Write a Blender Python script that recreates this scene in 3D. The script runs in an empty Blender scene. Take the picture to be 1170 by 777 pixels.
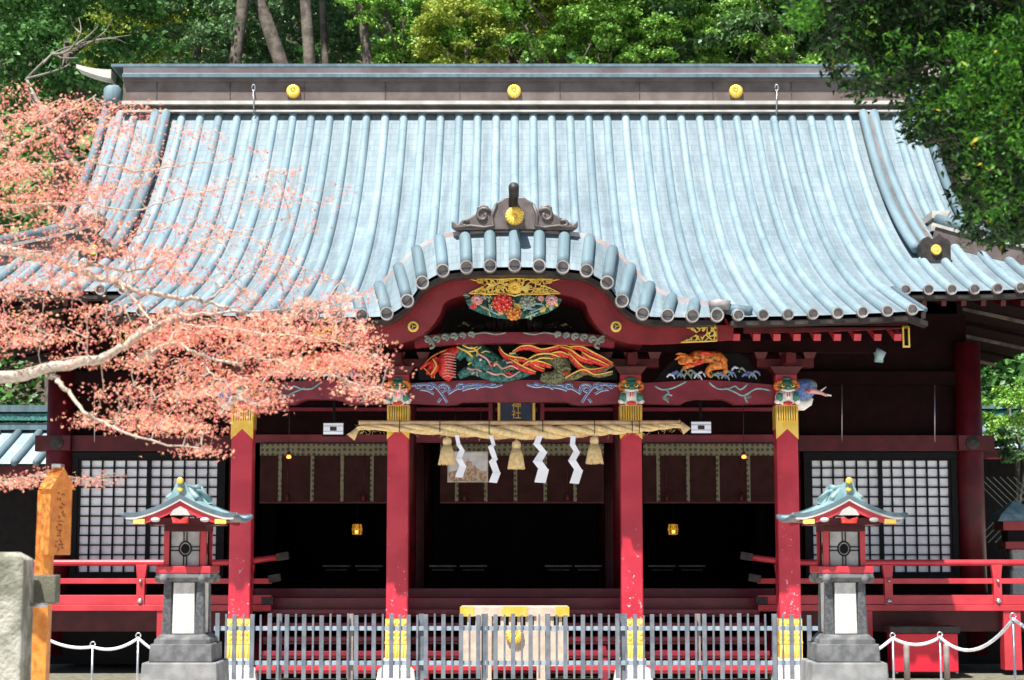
import bpy, math, random
import numpy as np
from mathutils import Vector, Matrix
R = math.radians
random.seed(7); rng = np.random.default_rng(11)
sc = bpy.context.scene
COL = sc.collection

# ------------------------------------------------------------------ camera, sky, sun, exposure
EYE = 1.95; F = 2000.0; PITCH = R(6.74)
CP, SP = math.cos(PITCH), math.sin(PITCH)
cam_d = bpy.data.cameras.new('camera'); cam = bpy.data.objects.new('camera', cam_d); COL.objects.link(cam)
cam.location = (0, 0, EYE); cam.rotation_euler = (R(90) + PITCH, 0, 0)
cam_d.sensor_width = 36; cam_d.lens = 36 * F / 1170; cam_d.shift_x = -3 / 1170
cam_d.dof.use_dof = True; cam_d.dof.focus_distance = 24; cam_d.dof.aperture_fstop = 2.8
cam_d.clip_start = 0.1; cam_d.clip_end = 600
sc.camera = cam
SUN_EL, SUN_AZ = 63.0, 25.0           # azimuth: degrees to the left of straight behind the camera
w = bpy.data.worlds.new('World'); sc.world = w; w.use_nodes = True
nt = w.node_tree; bg = nt.nodes['Background']
sky = nt.nodes.new('ShaderNodeTexSky'); sky.sky_type = 'NISHITA'; sky.sun_disc = False
sky.sun_elevation = R(SUN_EL); sky.sun_rotation = R(180 + SUN_AZ)
nt.links.new(sky.outputs[0], bg.inputs[0]); bg.inputs[1].default_value = 0.055
sd = bpy.data.lights.new('sun', 'SUN'); sd.energy = 5.0; sd.angle = R(0.5); sd.color = (1, .965, .91)
sun = bpy.data.objects.new('sun', sd); COL.objects.link(sun)
sun.rotation_euler = Vector((-math.sin(R(SUN_AZ)) * math.cos(R(SUN_EL)), -math.cos(R(SUN_AZ)) * math.cos(R(SUN_EL)), math.sin(R(SUN_EL)))).to_track_quat('Z', 'Y').to_euler()
sc.view_settings.view_transform = 'Standard'; sc.view_settings.look = 'None'
sc.view_settings.exposure = 1.1; sc.view_settings.gamma = 1
sc.cycles.max_bounces = 6; sc.cycles.diffuse_bounces = 3; sc.cycles.glossy_bounces = 2
sc.cycles.transmission_bounces = 3; sc.cycles.transparent_max_bounces = 6

# ------------------------------------------------------------------ helpers
def W(px, py, Y):
    """world point on the plane y=Y that is seen at a pixel of the photograph (used to take sizes off it)"""
    v = (388.5 - py) / F; u = (px - 588) / F
    t = Y / (CP - v * SP)
    return Vector((u * t, Y, EYE + t * (SP + v * CP)))
def Wz(py, Y): return W(588, py, Y).z
def Wx(px, py, Y): return W(px, py, Y).x

def N(nt, kind, **kw):
    n = nt.nodes.new(kind)
    for k, v in kw.items(): setattr(n, k, v)
    return n
def mat(name, rgb, rough=.6, metal=0, var=.18, vscale=6, bump=.15, bscale=40, rgb2=None, lo=.4, hi=.6, emit=None, spec=.5, coords='Object'):
    m = bpy.data.materials.new(name); m.use_nodes = True; t = m.node_tree; b = t.nodes['Principled BSDF']
    b.inputs['Roughness'].default_value = rough; b.inputs['Metallic'].default_value = metal
    b.inputs['Specular IOR Level'].default_value = spec
    tc = N(t, 'ShaderNodeTexCoord')
    nz = N(t, 'ShaderNodeTexNoise'); nz.inputs['Scale'].default_value = vscale; nz.inputs['Detail'].default_value = 6
    t.links.new(tc.outputs[coords], nz.inputs['Vector'])
    cr = N(t, 'ShaderNodeValToRGB')
    c2 = rgb2 if rgb2 else tuple(min(1, c * (1 + var)) for c in rgb)
    c1 = rgb if rgb2 else tuple(c * (1 - var) for c in rgb)
    cr.color_ramp.elements[0].position = lo; cr.color_ramp.elements[0].color = (*c1, 1)
    cr.color_ramp.elements[1].position = hi; cr.color_ramp.elements[1].color = (*c2, 1)
    t.links.new(nz.outputs['Fac'], cr.inputs[0]); t.links.new(cr.outputs[0], b.inputs['Base Color'])
    if bump:
        n2 = N(t, 'ShaderNodeTexNoise'); n2.inputs['Scale'].default_value = bscale; n2.inputs['Detail'].default_value = 4
        t.links.new(tc.outputs[coords], n2.inputs['Vector'])
        bp = N(t, 'ShaderNodeBump'); bp.inputs['Strength'].default_value = bump; bp.inputs['Distance'].default_value = .02
        t.links.new(n2.outputs['Fac'], bp.inputs['Height']); t.links.new(bp.outputs[0], b.inputs['Normal'])
    if emit:
        b.inputs['Emission Color'].default_value = (*emit[0], 1); b.inputs['Emission Strength'].default_value = emit[1]
    return m

def leafmat(name, cols, rough=.45, trans=.35, spec=.3):
    m = bpy.data.materials.new(name); m.use_nodes = True; t = m.node_tree; b = t.nodes['Principled BSDF']; out = t.nodes['Material Output']
    g = N(t, 'ShaderNodeNewGeometry'); cr = N(t, 'ShaderNodeValToRGB')
    t.links.new(g.outputs['Random Per Island'], cr.inputs[0])
    el = cr.color_ramp.elements
    for i, (p, c) in enumerate(cols):
        e = el[i] if i < 2 else el.new(p)
        e.position = p; e.color = (*c, 1)
    t.links.new(cr.outputs[0], b.inputs['Base Color']); b.inputs['Roughness'].default_value = rough; b.inputs['Specular IOR Level'].default_value = spec
    tr = N(t, 'ShaderNodeBsdfTranslucent'); t.links.new(cr.outputs[0], tr.inputs[0])
    mx = N(t, 'ShaderNodeMixShader'); mx.inputs[0].default_value = trans
    t.links.new(b.outputs[0], mx.inputs[1]); t.links.new(tr.outputs[0], mx.inputs[2]); t.links.new(mx.outputs[0], out.inputs[0])
    return m

class MB:
    def __init__(s): s.v = []; s.f = []; s.m = []; s.sm = []; s.uv = {}
    def add(s, vs, fs, mi=0, smooth=False, uvs=None):
        o = len(s.v); s.v += [tuple(v) for v in vs]
        for k, f in enumerate(fs):
            if uvs: s.uv[len(s.f)] = [uvs[i] for i in f]
            s.f.append([i + o for i in f]); s.m.append(mi); s.sm.append(smooth)
        return s
    def box(s, x0, x1, y0, y1, z0, z1, mi=0):
        vs = [(x, y, z) for x in (x0, x1) for y in (y0, y1) for z in (z0, z1)]
        return s.add(vs, [(0, 1, 3, 2), (4, 6, 7, 5), (0, 4, 5, 1), (2, 3, 7, 6), (0, 2, 6, 4), (1, 5, 7, 3)], mi)
    def taper(s, cx, cy, z0, z1, a0, b0, a1, b1, mi=0, ch=0):
        def ring(a, b, z):
            if ch:
                c = ch * min(a, b)
                return [(cx - a + c, cy - b, z), (cx + a - c, cy - b, z), (cx + a, cy - b + c, z), (cx + a, cy + b - c, z), (cx + a - c, cy + b, z), (cx - a + c, cy + b, z), (cx - a, cy + b - c, z), (cx - a, cy - b + c, z)]
            return [(cx - a, cy - b, z), (cx + a, cy - b, z), (cx + a, cy + b, z), (cx - a, cy + b, z)]
        r0, r1 = ring(a0, b0, z0), ring(a1, b1, z1); n = len(r0)
        return s.add(r0 + r1, [tuple(range(n))[::-1], tuple(range(n, 2 * n))] + [(i, (i + 1) % n, n + (i + 1) % n, n + i) for i in range(n)], mi)
    def bar(s, p, q, wd, ht, mi=0, up=(0, 0, 1)):
        p, q = Vector(p), Vector(q); d = (q - p).normalized(); up = Vector(up)
        sx = d.cross(up)
        if sx.length < 1e-3: sx = d.cross(Vector((0, 1, 0)))
        sx.normalize(); u = sx.cross(d)
        vs = [e + sx * a * wd / 2 + u * b * ht / 2 for e in (p, q) for a, b in ((-1, -1), (1, -1), (1, 1), (-1, 1))]
        return s.add(vs, [(0, 1, 2, 3)[::-1], (4, 5, 6, 7), (0, 1, 5, 4), (1, 2, 6, 5), (2, 3, 7, 6), (3, 0, 4, 7)], mi)
    def prism(s, pts, y0, y1, mi=0):
        n = len(pts); vs = [(x, y0, z) for x, z in pts] + [(x, y1, z) for x, z in pts]
        return s.add(vs, [tuple(range(n)), tuple(range(n, 2 * n))[::-1]] + [(i, (i + 1) % n, n + (i + 1) % n, n + i)[::-1] for i in range(n)], mi)
    def strip(s, a, b, y0, y1, mi=0):
        """thick band between two curves a and b of (x,z) points"""
        n = len(a); vs = []
        for y in (y0, y1): vs += [(x, y, z) for x, z in a] + [(x, y, z) for x, z in b]
        fs = []
        for i in range(n - 1):
            fs += [(i, i + 1, n + i + 1, n + i), (2 * n + i + 1, 2 * n + i, 3 * n + i, 3 * n + i + 1), (i + 1, i, 2 * n + i, 2 * n + i + 1), (n + i, n + i + 1, 3 * n + i + 1, 3 * n + i)]
        fs += [(0, n, 3 * n, 2 * n), (n - 1, 3 * n - 1, 4 * n - 1, 2 * n - 1)]
        return s.add(vs, fs, mi)
    def tube(s, pts, rad, seg=8, mi=0, caps=True, flat=1.0, smooth=True):
        pts = [Vector(p) for p in pts]; n = len(pts)
        if not hasattr(rad, '__len__'): rad = [rad] * n
        vs = []; ref = None
        for i, p in enumerate(pts):
            d = (pts[min(i + 1, n - 1)] - pts[max(i - 1, 0)])
            d = d.normalized() if d.length > 1e-9 else Vector((0, 0, 1))
            if ref is None:
                ref = Vector((0, 1, 0)) if abs(d.y) < .9 else Vector((1, 0, 0))
            a = ref - d * ref.dot(d)
            if a.length < 1e-4: a = Vector((1, 0, 0)) - d * d.x
            a.normalize(); ref = a; b = d.cross(a)
            for k in range(seg):
                t = 2 * math.pi * k / seg
                vs.append(p + a * math.cos(t) * rad[i] * flat + b * math.sin(t) * rad[i])
        fs = [(i * seg + k, i * seg + (k + 1) % seg, (i + 1) * seg + (k + 1) % seg, (i + 1) * seg + k) for i in range(n - 1) for k in range(seg)]
        if caps: fs += [tuple(range(seg))[::-1], tuple(range((n - 1) * seg, n * seg))]
        return s.add(vs, fs, mi, smooth)
    def lathe(s, prof, c, seg=16, mi=0, smooth=True, axis='z'):
        vs = []
        for r, h in prof:
            for k in range(seg):
                t = 2 * math.pi * k / seg
                if axis == 'z': vs.append((c[0] + r * math.cos(t), c[1] + r * math.sin(t), c[2] + h))
                else: vs.append((c[0] + r * math.cos(t), c[1] + h, c[2] + r * math.sin(t)))
        n = len(prof)
        fs = [(i * seg + k, i * seg + (k + 1) % seg, (i + 1) * seg + (k + 1) % seg, (i + 1) * seg + k) for i in range(n - 1) for k in range(seg)]
        fs += [tuple(range(seg))[::-1], tuple(range((n - 1) * seg, n * seg))]
        return s.add(vs, fs, mi, smooth)
    def ball(s, c, r, mi=0, seg=10, rings=6):
        if not hasattr(r, '__len__'): r = (r, r, r)
        vs = []
        for i in range(rings + 1):
            ph = math.pi * i / rings
            for k in range(seg):
                t = 2 * math.pi * k / seg
                vs.append((c[0] + r[0] * math.sin(ph) * math.cos(t), c[1] + r[1] * math.sin(ph) * math.sin(t), c[2] + r[2] * math.cos(ph)))
        fs = [(i * seg + k, (i + 1) * seg + k, (i + 1) * seg + (k + 1) % seg, i * seg + (k + 1) % seg) for i in range(rings) for k in range(seg)]
        return s.add(vs, fs, mi, True)
    def grid(s, fn, nu, nv, mi=0, smooth=True, uvfn=None):
        vs = [fn(i / nu, j / nv) for j in range(nv + 1) for i in range(nu + 1)]
        uv = [uvfn(i / nu, j / nv) for j in range(nv + 1) for i in range(nu + 1)] if uvfn else None
        fs = [(j * (nu + 1) + i, j * (nu + 1) + i + 1, (j + 1) * (nu + 1) + i + 1, (j + 1) * (nu + 1) + i) for j in range(nv) for i in range(nu)]
        return s.add(vs, fs, mi, smooth, uv)
    def build(s, name, mats, parent=None, bevel=0):
        me = bpy.data.meshes.new(name); me.from_pydata(s.v, [], s.f)
        if not isinstance(mats, (list, tuple)): mats = [mats]
        for m in mats: me.materials.append(m)
        me.polygons.foreach_set('material_index', s.m); me.polygons.foreach_set('use_smooth', s.sm)
        if s.uv:
            ul = me.uv_layers.new(name='UVMap')
            for fi, p in enumerate(me.polygons):
                u = s.uv.get(fi)
                if u:
                    for li, c in zip(p.loop_indices, u): ul.data[li].uv = c
        me.update()
        o = bpy.data.objects.new(name, me); COL.objects.link(o)
        if parent: o.parent = parent
        if bevel:
            b = o.modifiers.new('bevel', 'BEVEL'); b.width = bevel; b.segments = 2; b.limit_method = 'ANGLE'; b.angle_limit = R(40)
        return o
def tag(o, label=None, cat=None, group=None, kind=None):
    if label: o['label'] = label
    if cat: o['category'] = cat
    if group: o['group'] = group
    if kind: o['kind'] = kind
    return o
def empty(name, loc=(0, 0, 0), label=None, cat=None, group=None):
    o = bpy.data.objects.new(name, None); COL.objects.link(o); o.location = loc; o.empty_display_size = .2
    bpy.context.view_layer.update()
    return tag(o, label, cat, group)
def rehome(root, loc):
    """put an Empty at a thing's base although its parts were built in world coordinates"""
    root.location = loc
    off = Vector(loc)
    for c in [o for o in COL.objects if o.parent == root]: c.location = c.location - off
KIDS = lambda o: [c for c in COL.objects if c.parent == o]
def copy_tree(o, parent=None):
    c = o.copy(); COL.objects.link(c)
    if parent: c.parent = parent
    for ch in KIDS(o): copy_tree(ch, c)
    return c
def scatter(name, tv, tf, pos, size, mats, parent=None, up=None, mi=None, flatness=.0):
    """one mesh of many small leaves; tv template verts (n,3), pos (N,3), size (N,)"""
    tv = np.asarray(tv, float); n = len(tv); NN = len(pos)
    nr = rng.normal(size=(NN, 3)); nr[:, 2] = np.abs(nr[:, 2]) + flatness
    if up is not None: nr += up
    nr /= np.linalg.norm(nr, axis=1)[:, None]
    a = rng.normal(size=(NN, 3)); a -= nr * (a * nr).sum(1)[:, None]; a /= np.linalg.norm(a, axis=1)[:, None]
    b = np.cross(nr, a)
    V = pos[:, None, :] + size[:, None, None] * (tv[None, :, 0:1] * a[:, None, :] + tv[None, :, 1:2] * b[:, None, :] + tv[None, :, 2:3] * nr[:, None, :])
    me = bpy.data.meshes.new(name)
    me.vertices.add(NN * n); me.vertices.foreach_set('co', V.reshape(-1))
    L = [len(f) for f in tf]; flat = np.concatenate([np.array(f) for f in tf])
    loops = (flat[None, :] + (np.arange(NN) * n)[:, None]).reshape(-1)
    tot = np.tile(np.array(L), NN); start = np.concatenate([[0], np.cumsum(tot)[:-1]])
    me.loops.add(len(loops)); me.loops.foreach_set('vertex_index', loops.astype(np.int32))
    me.polygons.add(len(tot)); me.polygons.foreach_set('loop_start', start.astype(np.int32)); me.polygons.foreach_set('loop_total', tot.astype(np.int32))
    if not isinstance(mats, (list, tuple)): mats = [mats]
    for m in mats: me.materials.append(m)
    if mi is not None: me.polygons.foreach_set('material_index', np.repeat(mi, len(tf)).astype(np.int32))
    me.update(calc_edges=True); me.validate()
    o = bpy.data.objects.new(name, me); COL.objects.link(o)
    if parent: o.parent = parent
    return o
def text_mesh(txt, size, depth, m, name, parent, loc, rot=(R(90), 0, 0)):
    cu = bpy.data.curves.new(name, 'FONT'); cu.body = txt; cu.size = size; cu.extrude = depth; cu.align_x = 'CENTER'; cu.align_y = 'CENTER'
    tmp = bpy.data.objects.new('tmp', cu); COL.objects.link(tmp)
    dg = bpy.context.evaluated_depsgraph_get(); dg.update()
    me = bpy.data.meshes.new_from_object(tmp.evaluated_get(dg)); bpy.data.objects.remove(tmp)
    me.materials.clear(); me.materials.append(m)
    o = bpy.data.objects.new(name, me); COL.objects.link(o); o.parent = parent; o.location = loc; o.rotation_euler = rot
    return o

# ------------------------------------------------------------------ materials
def tile_mat(name, c1, c2, courses=True):
    m = bpy.data.materials.new(name); m.use_nodes = True; t = m.node_tree; b = t.nodes['Principled BSDF']
    b.inputs['Roughness'].default_value = .62; b.inputs['Metallic'].default_value = 0; b.inputs['Specular IOR Level'].default_value = .35
    tc = N(t, 'ShaderNodeTexCoord')
    nz = N(t, 'ShaderNodeTexNoise'); nz.inputs['Scale'].default_value = 2.2; nz.inputs['Detail'].default_value = 8; nz.inputs['Roughness'].default_value = .65
    mp = N(t, 'ShaderNodeMapping'); mp.inputs['Scale'].default_value = (3.0, .6, .6)
    t.links.new(tc.outputs['Object'], mp.inputs[0]); t.links.new(mp.outputs[0], nz.inputs['Vector'])
    cr = N(t, 'ShaderNodeValToRGB'); cr.color_ramp.elements[0].position = .35; cr.color_ramp.elements[0].color = (*c1, 1)
    cr.color_ramp.elements[1].position = .65; cr.color_ramp.elements[1].color = (*c2, 1)
    t.links.new(nz.outputs['Fac'], cr.inputs[0])
    br = N(t, 'ShaderNodeTexBrick'); br.offset = .5; br.inputs['Scale'].default_value = 1; br.inputs['Mortar Size'].default_value = .010 if courses else .006
    br.inputs['Brick Width'].default_value = .344 if courses else 2.0; br.inputs['Row Height'].default_value = .17 if courses else .62; br.inputs['Mortar Smooth'].default_value = .3
    br.inputs['Color1'].default_value = (1, 1, 1, 1); br.inputs['Color2'].default_value = (.92, .93, .95, 1); br.inputs['Mortar'].default_value = (.74, .78, .80, 1) if courses else (.45, .5, .52, 1)
    t.links.new(tc.outputs['UV'], br.inputs['Vector'])
    mx = N(t, 'ShaderNodeMix', data_type='RGBA', blend_type='MULTIPLY'); mx.inputs[0].default_value = 1
    t.links.new(cr.outputs[0], mx.inputs[6]); t.links.new(br.outputs['Color'], mx.inputs[7])
    oi = N(t, 'ShaderNodeObjectInfo'); mr = N(t, 'ShaderNodeMapRange'); mr.inputs[3].default_value = .86; mr.inputs[4].default_value = 1.10; t.links.new(oi.outputs['Random'], mr.inputs[0])
    n3 = N(t, 'ShaderNodeTexNoise'); n3.inputs['Scale'].default_value = 1; n3.inputs['Detail'].default_value = 5; mp3 = N(t, 'ShaderNodeMapping'); mp3.inputs['Scale'].default_value = (9, .35, .35)
    t.links.new(tc.outputs['Object'], mp3.inputs[0]); t.links.new(mp3.outputs[0], n3.inputs['Vector'])
    m3 = N(t, 'ShaderNodeMapRange'); m3.inputs[1].default_value = .35; m3.inputs[2].default_value = .65; m3.inputs[3].default_value = .80; m3.inputs[4].default_value = 1.1; t.links.new(n3.outputs['Fac'], m3.inputs[0])
    mu = N(t, 'ShaderNodeMath', operation='MULTIPLY'); t.links.new(m3.outputs[0], mu.inputs[0]); 
    if courses: mu.inputs[1].default_value = 1
    else: t.links.new(mr.outputs[0], mu.inputs[1])
    mx2 = N(t, 'ShaderNodeMix', data_type='RGBA', blend_type='MULTIPLY'); mx2.inputs[0].default_value = 1
    t.links.new(mx.outputs[2], mx2.inputs[6]); t.links.new(mu.outputs[0], mx2.inputs[7]); t.links.new(mx2.outputs[2], b.inputs['Base Color'])
    bp = N(t, 'ShaderNodeBump'); bp.inputs['Strength'].default_value = .3; bp.inputs['Distance'].default_value = .01; bp.invert = True
    t.links.new(br.outputs['Fac'], bp.inputs['Height']); t.links.new(bp.outputs[0], b.inputs['Normal'])
    return m
M = {}
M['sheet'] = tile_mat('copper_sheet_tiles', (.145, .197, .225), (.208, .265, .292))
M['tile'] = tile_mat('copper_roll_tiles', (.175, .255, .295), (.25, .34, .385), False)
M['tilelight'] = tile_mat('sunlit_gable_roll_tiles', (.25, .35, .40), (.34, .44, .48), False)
M['cap'] = mat('weathered_bronze_cap', (.19, .17, .17), .55, .2, rgb2=(.33, .31, .30))
M['capdark'] = mat('dark_bronze', (.022, .018, .017), .5, .1, rgb2=(.045, .038, .035), spec=.3)
M['ridge'] = mat('brown_copper_ridge', (.11, .082, .072), .5, .1, rgb2=(.155, .125, .115), vscale=3)
M['ridgedark'] = mat('dark_brown_copper', (.05, .04, .04), .55, .2, rgb2=(.085, .07, .07))
M['ridgepale'] = mat('pale_weathered_copper', (.42, .40, .36), .5, .2, rgb2=(.55, .53, .48), vscale=3)
M['ridgepink'] = mat('pinkish_copper', (.40, .30, .29), .5, .1, rgb2=(.50, .46, .46), vscale=2)
M['hafu'] = mat('deep_red_lacquer_board', (.17, .008, .012), .35, rgb2=(.22, .013, .018), vscale=3, bump=.08, bscale=12)
M['oni'] = mat('dark_bronze_brown', (.085, .07, .066), .5, .15, rgb2=(.13, .11, .105))
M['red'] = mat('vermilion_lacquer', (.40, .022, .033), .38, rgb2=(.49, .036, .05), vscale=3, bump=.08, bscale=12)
M['darkred'] = mat('shade_dark_red_lacquer', (.055, .003, .005), .42, spec=.3, rgb2=(.085, .006, .009), vscale=4, bump=.1, bscale=15)  # darker copy of the red lacquer, shade painted into it
M['maroon'] = mat('maroon_lacquer', (.15, .009, .022), .3, rgb2=(.20, .015, .032), vscale=4, bump=.06)
M['wall'] = mat('shade_darkened_red_board', (.007, .0014, .0017), .7, spec=.08, rgb2=(.012, .002, .0024), vscale=4, bump=.1, bscale=15)  # near-black red: deep shade under the eaves put into the colour
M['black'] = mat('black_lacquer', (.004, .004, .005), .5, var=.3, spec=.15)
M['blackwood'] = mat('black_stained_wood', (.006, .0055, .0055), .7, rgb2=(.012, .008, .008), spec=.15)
M['gold'] = mat('gilt_metal', (.80, .50, .07), .35, .4, rgb2=(.90, .62, .13), bump=.25, bscale=90)
M['goldpaint'] = mat('gold_paint', (.80, .55, .09), .45, .3, rgb2=(.9, .66, .16), bump=.1)
M['white'] = mat('white_pigment', (.74, .72, .68), .7)
M['paper'] = mat('shoji_paper', (.88, .92, .97), .9, var=.06, bump=0)
M['shide'] = mat('white_folded_paper', (.82, .83, .88), .8, var=.03, bump=0)
M['green'] = mat('green_pigment', (.03, .15, .10), .6, rgb2=(.07, .26, .18), vscale=30)
M['teal'] = mat('teal_pigment', (.006, .05, .05), .6, rgb2=(.05, .24, .20), vscale=30, bump=.6, bscale=60)
M['blue'] = mat('blue_pigment', (.05, .10, .30), .6, rgb2=(.14, .22, .45), vscale=30)
M['skyblue'] = mat('pale_blue_pigment', (.42, .50, .66), .6, rgb2=(.60, .66, .78), vscale=30)
M['orange'] = mat('orange_pigment', (.38, .08, .01), .55, rgb2=(.80, .28, .04), vscale=22, bump=.5, bscale=60)
M['scarlet'] = mat('scarlet_pigment', (.40, .010, .008), .5, rgb2=(.85, .06, .04), vscale=30, bump=.5, bscale=60)
M['olive'] = mat('olive_pigment', (.04, .045, .02), .6, rgb2=(.24, .25, .12), vscale=35, bump=.6, bscale=60)
M['pink'] = mat('pink_pigment', (.70, .36, .33), .6)
M['cloud'] = mat('grey_green_pigment', (.15, .19, .16), .6, rgb2=(.25, .29, .25), vscale=20)
M['stonemid'] = mat('weathered_base_granite', (.17, .175, .18), .8, rgb2=(.27, .27, .265), vscale=5, bump=.4, bscale=90)
M['stone'] = mat('grey_granite', (.08, .083, .087), .75, rgb2=(.15, .153, .157), vscale=9, bump=.3, bscale=120)
M['stonepale'] = mat('pale_granite', (.48, .47, .45), .8, rgb2=(.60, .59, .56), vscale=18, bump=.25, bscale=120)
M['stonedark'] = mat('dark_polished_granite', (.05, .053, .058), .45, rgb2=(.10, .105, .11), vscale=40, bump=.2, bscale=150)
M['moss'] = mat('mossy_old_granite', (.13, .135, .095), .9, rgb2=(.36, .35, .30), vscale=4.5, bump=.9, bscale=35)
M['mossshade'] = mat('mossy_and_shaded_stone', (.10, .10, .07), .9, rgb2=(.16, .15, .11), vscale=9, bump=.5, bscale=60)
M['fence'] = mat('blue_grey_painted_wood', (.09, .105, .13), .55, rgb2=(.14, .155, .18), vscale=6, bump=.2)
M['fencepale'] = mat('pale_blue_painted_rail', (.20, .27, .33), .5, rgb2=(.28, .34, .40), vscale=6)
M['straw'] = mat('rice_straw', (.74, .52, .23), .8, rgb2=(.86, .68, .36), vscale=20, bump=.5, bscale=160)
M['bamboo'] = mat('dried_bamboo', (.62, .38, .20), .5, rgb2=(.72, .50, .28), vscale=8)
M['palewood'] = mat('bare_pale_wood', (.44, .35, .27), .6, rgb2=(.54, .44, .35), vscale=8, bump=.2)
M['greywood'] = mat('grey_timber', (.20, .16, .15), .7, rgb2=(.28, .23, .21))  # grey timber colour varied by noise
M['signwood'] = mat('varnished_orange_cedar', (.55, .17, .022), .4, rgb2=(.68, .26, .045), vscale=14, bump=.15)
M['metal'] = mat('galvanised_steel', (.45, .46, .48), .35, .8, var=.1)
M['rope'] = mat('white_rope', (.70, .71, .74), .7, var=.1, bump=.5, bscale=300)
M['bark'] = mat('pale_smooth_bark', (.34, .28, .22), .85, rgb2=(.50, .43, .36), vscale=25, bump=.6, bscale=60)
M['barkdark'] = mat('grey_brown_bark', (.07, .055, .045), .9, rgb2=(.15, .125, .10), vscale=5, bump=.8, bscale=18)
M['verdigris'] = mat('verdigris_copper', (.16, .29, .31), .55, .1, rgb2=(.31, .44, .45), vscale=8)
M['greywhite'] = mat('weathered_grey_white_edge', (.40, .40, .38), .6, rgb2=(.52, .52, .50))
M['floor'] = mat('worn_red_floorboards', (.085, .007, .014), .45, spec=.25, rgb2=(.15, .018, .028), vscale=4)
M['glow'] = mat('lit_lantern_paper', (.9, .5, .1), .6, emit=((1, .50, .06), 3), bump=0)
M['bulb'] = mat('warm_bulb', (1, .6, .2), .5, emit=((1, .30, .03), 1.3), bump=0)
M['navy'] = mat('navy_lacquer', (.03, .045, .10), .4)
M['lampglass'] = mat('frosted_lamp_glass', (.55, .58, .62), .3)
M['ground'] = mat('pale_gravel_paving', (.46, .44, .41), .9, rgb2=(.56, .54, .50), vscale=4, bump=.4, bscale=60)
M['soil'] = mat('leaf_litter_soil', (.05, .04, .025), .95, rgb2=(.09, .075, .045), vscale=2)
M['redplastic'] = mat('bright_red_panel', (.60, .008, .03), .45, var=.08)

def worn_red():
    m = mat('worn_vermilion_pillar_lacquer', (.42, .018, .040), .36, rgb2=(.52, .030, .055), vscale=2.5, bump=.1, bscale=10)
    t = m.node_tree; b = t.nodes['Principled BSDF']
    tc = N(t, 'ShaderNodeTexCoord'); sep = N(t, 'ShaderNodeSeparateXYZ'); t.links.new(tc.outputs['Object'], sep.inputs[0])
    nz = N(t, 'ShaderNodeTexNoise'); nz.inputs['Scale'].default_value = 16; nz.inputs['Detail'].default_value = 5; nz.inputs['Roughness'].default_value = .7
    t.links.new(tc.outputs['Object'], nz.inputs['Vector'])
    ad = N(t, 'ShaderNodeMath', operation='MULTIPLY_ADD'); ad.inputs[1].default_value = -.045; t.links.new(sep.outputs['Z'], ad.inputs[0]); t.links.new(nz.outputs['Fac'], ad.inputs[2])
    cr = N(t, 'ShaderNodeValToRGB'); cr.color_ramp.elements[0].position = .565; cr.color_ramp.elements[0].color = (0, 0, 0, 1); cr.color_ramp.elements[1].position = .585; cr.color_ramp.elements[1].color = (1, 1, 1, 1)
    t.links.new(ad.outputs[0], cr.inputs[0])
    old = b.inputs['Base Color'].links[0].from_socket
    mx = N(t, 'ShaderNodeMix', data_type='RGBA'); t.links.new(cr.outputs[0], mx.inputs[0]); t.links.new(old, mx.inputs[6]); mx.inputs[7].default_value = (.62, .50, .52, 1)
    t.links.new(mx.outputs[2], b.inputs['Base Color'])
    return m
M['pillar'] = worn_red()
def openwork():
    m = mat('pierced_gilt_openwork', (.80, .52, .08), .4, .35, rgb2=(.90, .64, .14), bump=0)
    t = m.node_tree; b = t.nodes['Principled BSDF']; tc = N(t, 'ShaderNodeTexCoord')
    vo = N(t, 'ShaderNodeTexVoronoi', feature='DISTANCE_TO_EDGE'); vo.inputs['Scale'].default_value = 17; vo.inputs['Randomness'].default_value = .9
    nz = N(t, 'ShaderNodeTexNoise'); nz.inputs['Scale'].default_value = 9
    mxv = N(t, 'ShaderNodeMix', data_type='RGBA'); mxv.inputs[0].default_value = .12
    t.links.new(tc.outputs['Object'], nz.inputs['Vector']); t.links.new(tc.outputs['Object'], mxv.inputs[6]); t.links.new(nz.outputs['Color'], mxv.inputs[7]); t.links.new(mxv.outputs[2], vo.inputs['Vector'])
    cr = N(t, 'ShaderNodeValToRGB'); cr.color_ramp.elements[0].position = .13; cr.color_ramp.elements[0].color = (0, 0, 0, 1); cr.color_ramp.elements[1].position = .17; cr.color_ramp.elements[1].color = (1, 1, 1, 1)
    t.links.new(vo.outputs['Distance'], cr.inputs[0])
    old = b.inputs['Base Color'].links[0].from_socket
    mx = N(t, 'ShaderNodeMix', data_type='RGBA'); t.links.new(cr.outputs[0], mx.inputs[0]); t.links.new(old, mx.inputs[6]); mx.inputs[7].default_value = (.05, .008, .008, 1)
    t.links.new(mx.outputs[2], b.inputs['Base Color'])
    bp = N(t, 'ShaderNodeBump'); bp.inputs['Strength'].default_value = .8; bp.inputs['Distance'].default_value = .015; bp.invert = True
    t.links.new(cr.outputs[0], bp.inputs['Height']); t.links.new(bp.outputs[0], b.inputs['Normal'])
    return m
M['openwork'] = openwork()
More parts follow.
